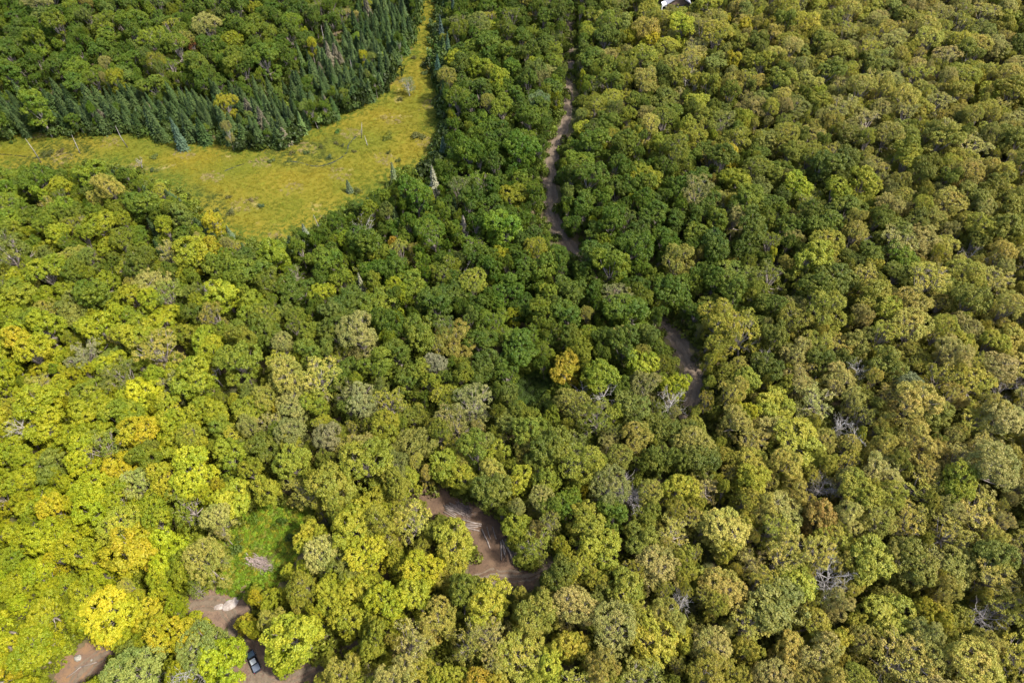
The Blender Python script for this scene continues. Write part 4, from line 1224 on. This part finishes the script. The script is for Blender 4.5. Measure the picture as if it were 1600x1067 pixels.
def log_pile(cx, cy, n, dx, dy, width, label, group, layers=2):
    base = at(cx, cy); a_ = dirpx(cx, cy, dx, dy)
    u = np.array([math.cos(a_), math.sin(a_)]); w_ = np.array([-u[1], u[0]])
    lay = [n-int(n*.4), int(n*.4)] if layers == 2 else [n]
    k = 0
    for li, cnt in enumerate(lay):
        for i in range(cnt):
            s_ = ((i+.5)/cnt-.5)*width*(1 if li == 0 else .7)+RNG.normal(0, .06)
            q = base[:2]+w_*s_+u*RNG.normal(0, .35)
            o = bpy.data.objects.new('log', LOGS[int(RNG.integers(len(LOGS)))]); C.objects.link(o)
            o.location = (q[0], q[1], float(ground_z(*q))+.30+li*.40)
            o.rotation_euler = (RNG.random()*6.28, RNG.normal(0, .03), a_+RNG.normal(0, .10))
            setp(o, label if li == 0 or layers == 1 else label.replace('pale cut log', 'pale cut log on top'), 'log', group); k += 1
log_pile(796, 856, 16, .28, 1, 5.0, 'pale cut log in the upright pile on the right side of the landing', 'logs piled on the right of the landing')
log_pile(709, 798, 8, 1, .62, 3.2, 'pale cut log at the upper left end of the brush on the landing', 'logs at the upper left of the landing', 1)
log_pile(735, 821, 5, 1, .12, 2.6, 'pale cut log lying crosswise in the middle of the landing', 'logs lying across the landing', 1)
log_pile(765, 836, 3, .5, 1, 4.0, 'dark lone log lying loose at the shaded landing edge', 'loose logs at the landing edge', 1)

def branch_mesh(seed, L, mat):
    r = np.random.default_rng(seed); m = MB()
    P = [np.array([-L/2, 0, 0])]
    for i in range(4): P.append(P[-1]+np.array([L/4, r.normal(0, .10), r.normal(0, .06)]))
    m.tube(P, [.075, .065, .05, .035, .015], 4)
    for i in range(5):
        k = int(r.integers(1, 4)); d = np.array([r.uniform(.3, .9), r.normal(0, .6), r.normal(0, .3)])
        m.tube([P[k], P[k]+d*L*.12, P[k]+d*L*.22+np.array([.1, 0, 0])], [.035, .025, .008], 3)
    return m.mesh('branch', [mat])
BR1 = [branch_mesh(320+i, L, M_BRUSH) for i, L in enumerate((3.6, 4.6, 2.8, 5.0, 3.2))]
BR2 = [branch_mesh(330+i, L, M_BRUSH2) for i, L in enumerate((3.0, 4.2, 2.4, 3.6))]
def brush_pile(cx, cy, n, dx, dy, a, b_, h, meshes, label):
    base = at(cx, cy); an = dirpx(cx, cy, dx, dy)
    e = empty('brush_pile', base, an); setp(e, label, 'brush pile')
    for i in range(n):
        r_ = math.sqrt(RNG.random()); th = RNG.random()*6.28
        o = bpy.data.objects.new('branch', meshes[int(RNG.integers(len(meshes)))]); link(o, e)
        o.location = (a*r_*math.cos(th)*.55, b_*r_*math.sin(th), .15+h*(1-r_*r_)*RNG.random())
        o.rotation_euler = (RNG.random()*6.28, RNG.normal(0, .12), RNG.normal(0, .26))
        s_ = RNG.uniform(.7, 1.15); o.scale = (s_, s_*1.2, s_*1.2)
brush_pile(407, 880, 120, 1, .40, 5.2, 1.7, 1.2, BR1, 'pinkish grey pile of cut branches in the bright green glade')
brush_pile(724, 797, 90, 1, .70, 4.2, 2.0, .8, BR2, 'dark tangled brush pile with pale sticks along the landing edge')
brush_pile(806, 866, 45, .4, 1, 3.0, 1.2, .5, BR2, 'thin dark brush heaped right of the upright log pile')

def rock(name, loc, size, seed, mat, label, cat, flat=.5, rz=0.0, nsub=3):
    bm = bmesh.new(); bmesh.ops.create_icosphere(bm, subdivisions=nsub, radius=1.0)
    r = np.random.default_rng(seed); A = r.normal(0, 1, (7, 3)); A /= np.linalg.norm(A, axis=1, keepdims=True); cut = r.uniform(.62, .92, 7)
    for v in bm.verts:
        p = np.array(v.co)
        for k in range(7):
            d_ = p @ A[k]
            if d_ > cut[k]: p = p-A[k]*(d_-cut[k])*.85
        p *= 1+.05*math.sin(7*p[0]+seed)*math.cos(6*p[1])
        v.co = Vector(p*np.array([size[0], size[1], size[2]*(1 if p[2] > 0 else flat)]))
    me = bpy.data.meshes.new(name); bm.to_mesh(me); bm.free(); me.materials.append(mat)
    o = bpy.data.objects.new(name, me); o.location = loc; o.rotation_euler = (0, 0, rz); link(o)
    setp(o, label, cat); return o
M_ROCK = plain_mat('pale_bedrock', (.15, .12, .10), (.27, .235, .21), 1.4, rough=.9)
M_STONE = plain_mat('grey_stone', (.13, .125, .105), (.21, .20, .175), 2.2, rough=.9)
q = at(359, 944); rock('rock_outcrop', (q[0], q[1], q[2]+.05), (2.1, 1.5, .55), 11, M_ROCK, 'bare whitish bedrock slab glaring in the sun', 'rock', .4, .5)
q = at(368, 938); rock('rock_outcrop', (q[0], q[1], q[2]+.02), (1.1, .9, .35), 15, M_ROCK, 'small pale rock at the upper right of the glaring whitish slab', 'rock', .4, 1.1)
q = at(343, 948); rock('rock_outcrop', (q[0], q[1], q[2]+.02), (1.5, .8, .35), 12, M_ROCK, 'low pale rock left of the glaring whitish slab', 'rock', .4, .2)
q = at(123, 1028); rock('boulder', (q[0], q[1], q[2]+.35), (.92, .85, .8), 13, M_STONE, 'round grey boulder on the orange dirt spur', 'boulder', .6)
for i, (x_, y_, s_, l_) in enumerate(((143, 1031, .34, 'small dark stone just right of the round boulder'), (108, 1019, .42, 'pale stone above left of the round boulder'), (166, 1041, .36, 'pale stone near the big grey green tree beside the spur'),
                                     (126, 1042, .30, 'small stone between the boulder and the fallen log'), (378, 1057, .42, 'pale stone at the dirt edge left of the pickup'))):
    q = at(x_, y_); rock('stone', (q[0], q[1], q[2]+.1), (s_, s_*.8, s_*.6), 20+i, M_STONE, l_, 'stone', .5, nsub=2)
for (x_, y_, dx, dy, l_) in ((116, 1050, 1, -.75, 'pale fallen log lying along the dirt spur below the boulder'), (140, 1038, 1, -.3, 'short grey log beside the round boulder')):
    q = at(x_, y_); o = bpy.data.objects.new('log', LOGS[3]); C.objects.link(o); o.location = (q[0], q[1], q[2]+.25); o.rotation_euler = (.5, 0, dirpx(x_, y_, dx, dy)); setp(o, l_, 'log')

# ------------------------------------------------------------------ shrubs in the meadow and the glade
BUSH = [bush(80+i, .26, 330).mesh('shrub', [M_LEAF]) for i in range(4)]
SHRUBS = [(664, 104, 1.9, 1.5, (.055, .07, .045), 'upper dark shrub of two by the right side of the far meadow'), (665, 116, 1.7, 1.1, (.10, .13, .07), 'lower pale shrub of two by the right side of the far meadow'),
    (625, 157, 1.2, 1.2, (.09, .09, .05), 'small dull shrub below the lone meadow tree'), (528, 208, 1.5, 1.0, (.055, .115, .03), 'vivid green shrub in the middle meadow'),
    (606, 216, 2.4, .9, (.10, .115, .02), 'long low olive shrub right of the leaning snag'), (652, 216, 3.0, 1.3, (.085, .09, .04), 'wide grey green shrub near the right meadow edge'),
    (516, 247, 1.2, 1.1, (.07, .10, .07), 'blue green shrub beside the stream bend'), (480, 240, 1.4, 1.0, (.06, .09, .04), 'dark green shrub left of the stream bend'), (502, 231, 1.1, .8, (.08, .085, .04), 'small dusky shrub left of the stream loop'),
    (525, 226, 1.3, .8, (.085, .085, .045), 'greyish shrub close to the upper stream'), (536, 229, 1.0, .9, (.07, .08, .04), 'smaller greyish shrub touching the upper stream'), (553, 238, 1.1, .6, (.085, .085, .04), 'low dull shrub right of the stream'),
    (607, 240, .9, .8, (.06, .075, .03), 'tiny dark shrub in the right meadow'), (424, 254, 1.6, .8, (.08, .10, .04), 'long dark shrub on the stream in the middle'), (455, 241, 1.3, .9, (.09, .085, .05), 'brownish shrub above the stream in the middle'),
    (408, 324, 1.3, 1.0, (.06, .10, .075), 'teal shrub in the near meadow'), (395, 313, 1.4, .7, (.15, .125, .085), 'dry greyish shrub left of the teal one'), (339, 331, 1.3, 1.0, (.075, .095, .04), 'dark shrub in the near meadow by the forest rim'),
    (363, 333, 1.6, 1.1, (.10, .105, .06), 'grey green shrub in the near meadow below the dry patch'), (358, 309, 1.2, .6, (.085, .08, .04), 'low dusky shrub on the dry patch'), (20, 224, 1.2, 1.0, (.05, .085, .02), 'dark green shrub at the far left of the meadow'),
    (78, 240, 2.6, 1.0, (.075, .085, .035), 'long dark shrub along the creek'), (97, 237, 1.4, .8, (.09, .075, .05), 'brown shrub right of the creek one'), (242, 246, 1.8, .8, (.09, .115, .045), 'soft green shrub in the left meadow'),
    (240, 268, 1.4, 1.0, (.065, .09, .05), 'dark shrub near the left forest rim'), (608, 107, 1.5, 1.2, (.06, .075, .03), 'dark shrub against the far left tree line'), (646, 92, 1.2, 1.1, (.08, .08, .045), 'brownish shrub in the narrow far meadow'),
    (612, 122, 1.4, .9, (.10, .095, .055), 'brown grey shrub beside the round tree line corner'), (686, 252, 1.0, 1.1, (.05, .07, .03), 'dark shrub at the right edge of the near meadow'), (623, 252, 1.2, .9, (.08, .10, .04), 'green shrub above the right near edge'), (560, 300, 1.6, 1.4, (.085, .10, .045), 'bushy shrub where the near meadow edge thins'),
    (348, 850, 2.6, 2.4, (.11, .145, .05), 'big grey green bush on the left side of the glade'), (372, 858, 2.0, 1.8, (.085, .125, .045), 'dark green bush left of the brush pile'), (456, 846, 1.8, 1.8, (.06, .09, .045), 'shaded bush on the right side of the glade'), (425, 872, 1.0, .9, (.14, .15, .06), 'pale bush just behind the brush pile'),
    (398, 812, 1.8, 1.4, (.09, .14, .02), 'green bush at the upper end of the glade'), (440, 818, 1.6, 1.4, (.06, .10, .02), 'dark bush in the shaded top right of the glade')]
for i, (x_, y_, rx, hz, col, l_) in enumerate(SHRUBS):
    q = at(x_, y_); o = bpy.data.objects.new('shrub', BUSH[i % 4]); C.objects.link(o)
    o.location = q; o.rotation_euler = (0, 0, RNG.random()*6.28); o.scale = (rx*.75, rx*.75, hz*1.0); o['tree_color'] = [float(col[0]*.95), float(col[1]*.9), float(col[2]*.45)]
    setp(o, l_, 'shrub', 'shrubs in the open places')
# the lone tree in the far meadow
q = at(640, 150)
e = empty('birch_tree', (q[0], q[1], q[2]), .6); setp(e, 'lone grey green tree with a white trunk in the far meadow', 'tree'); e.scale = (.8, .8, .62)
o = bpy.data.objects.new('crown', PROTO_MESH['khaki'][5][0]); o['tree_color'] = [.12, .15, .06]; link(o, e)
tm = PROTO_MESH['khaki'][5][1].copy(); tm.materials.clear(); tm.materials.append(M_PALE); o = bpy.data.objects.new('trunk', tm); link(o, e)
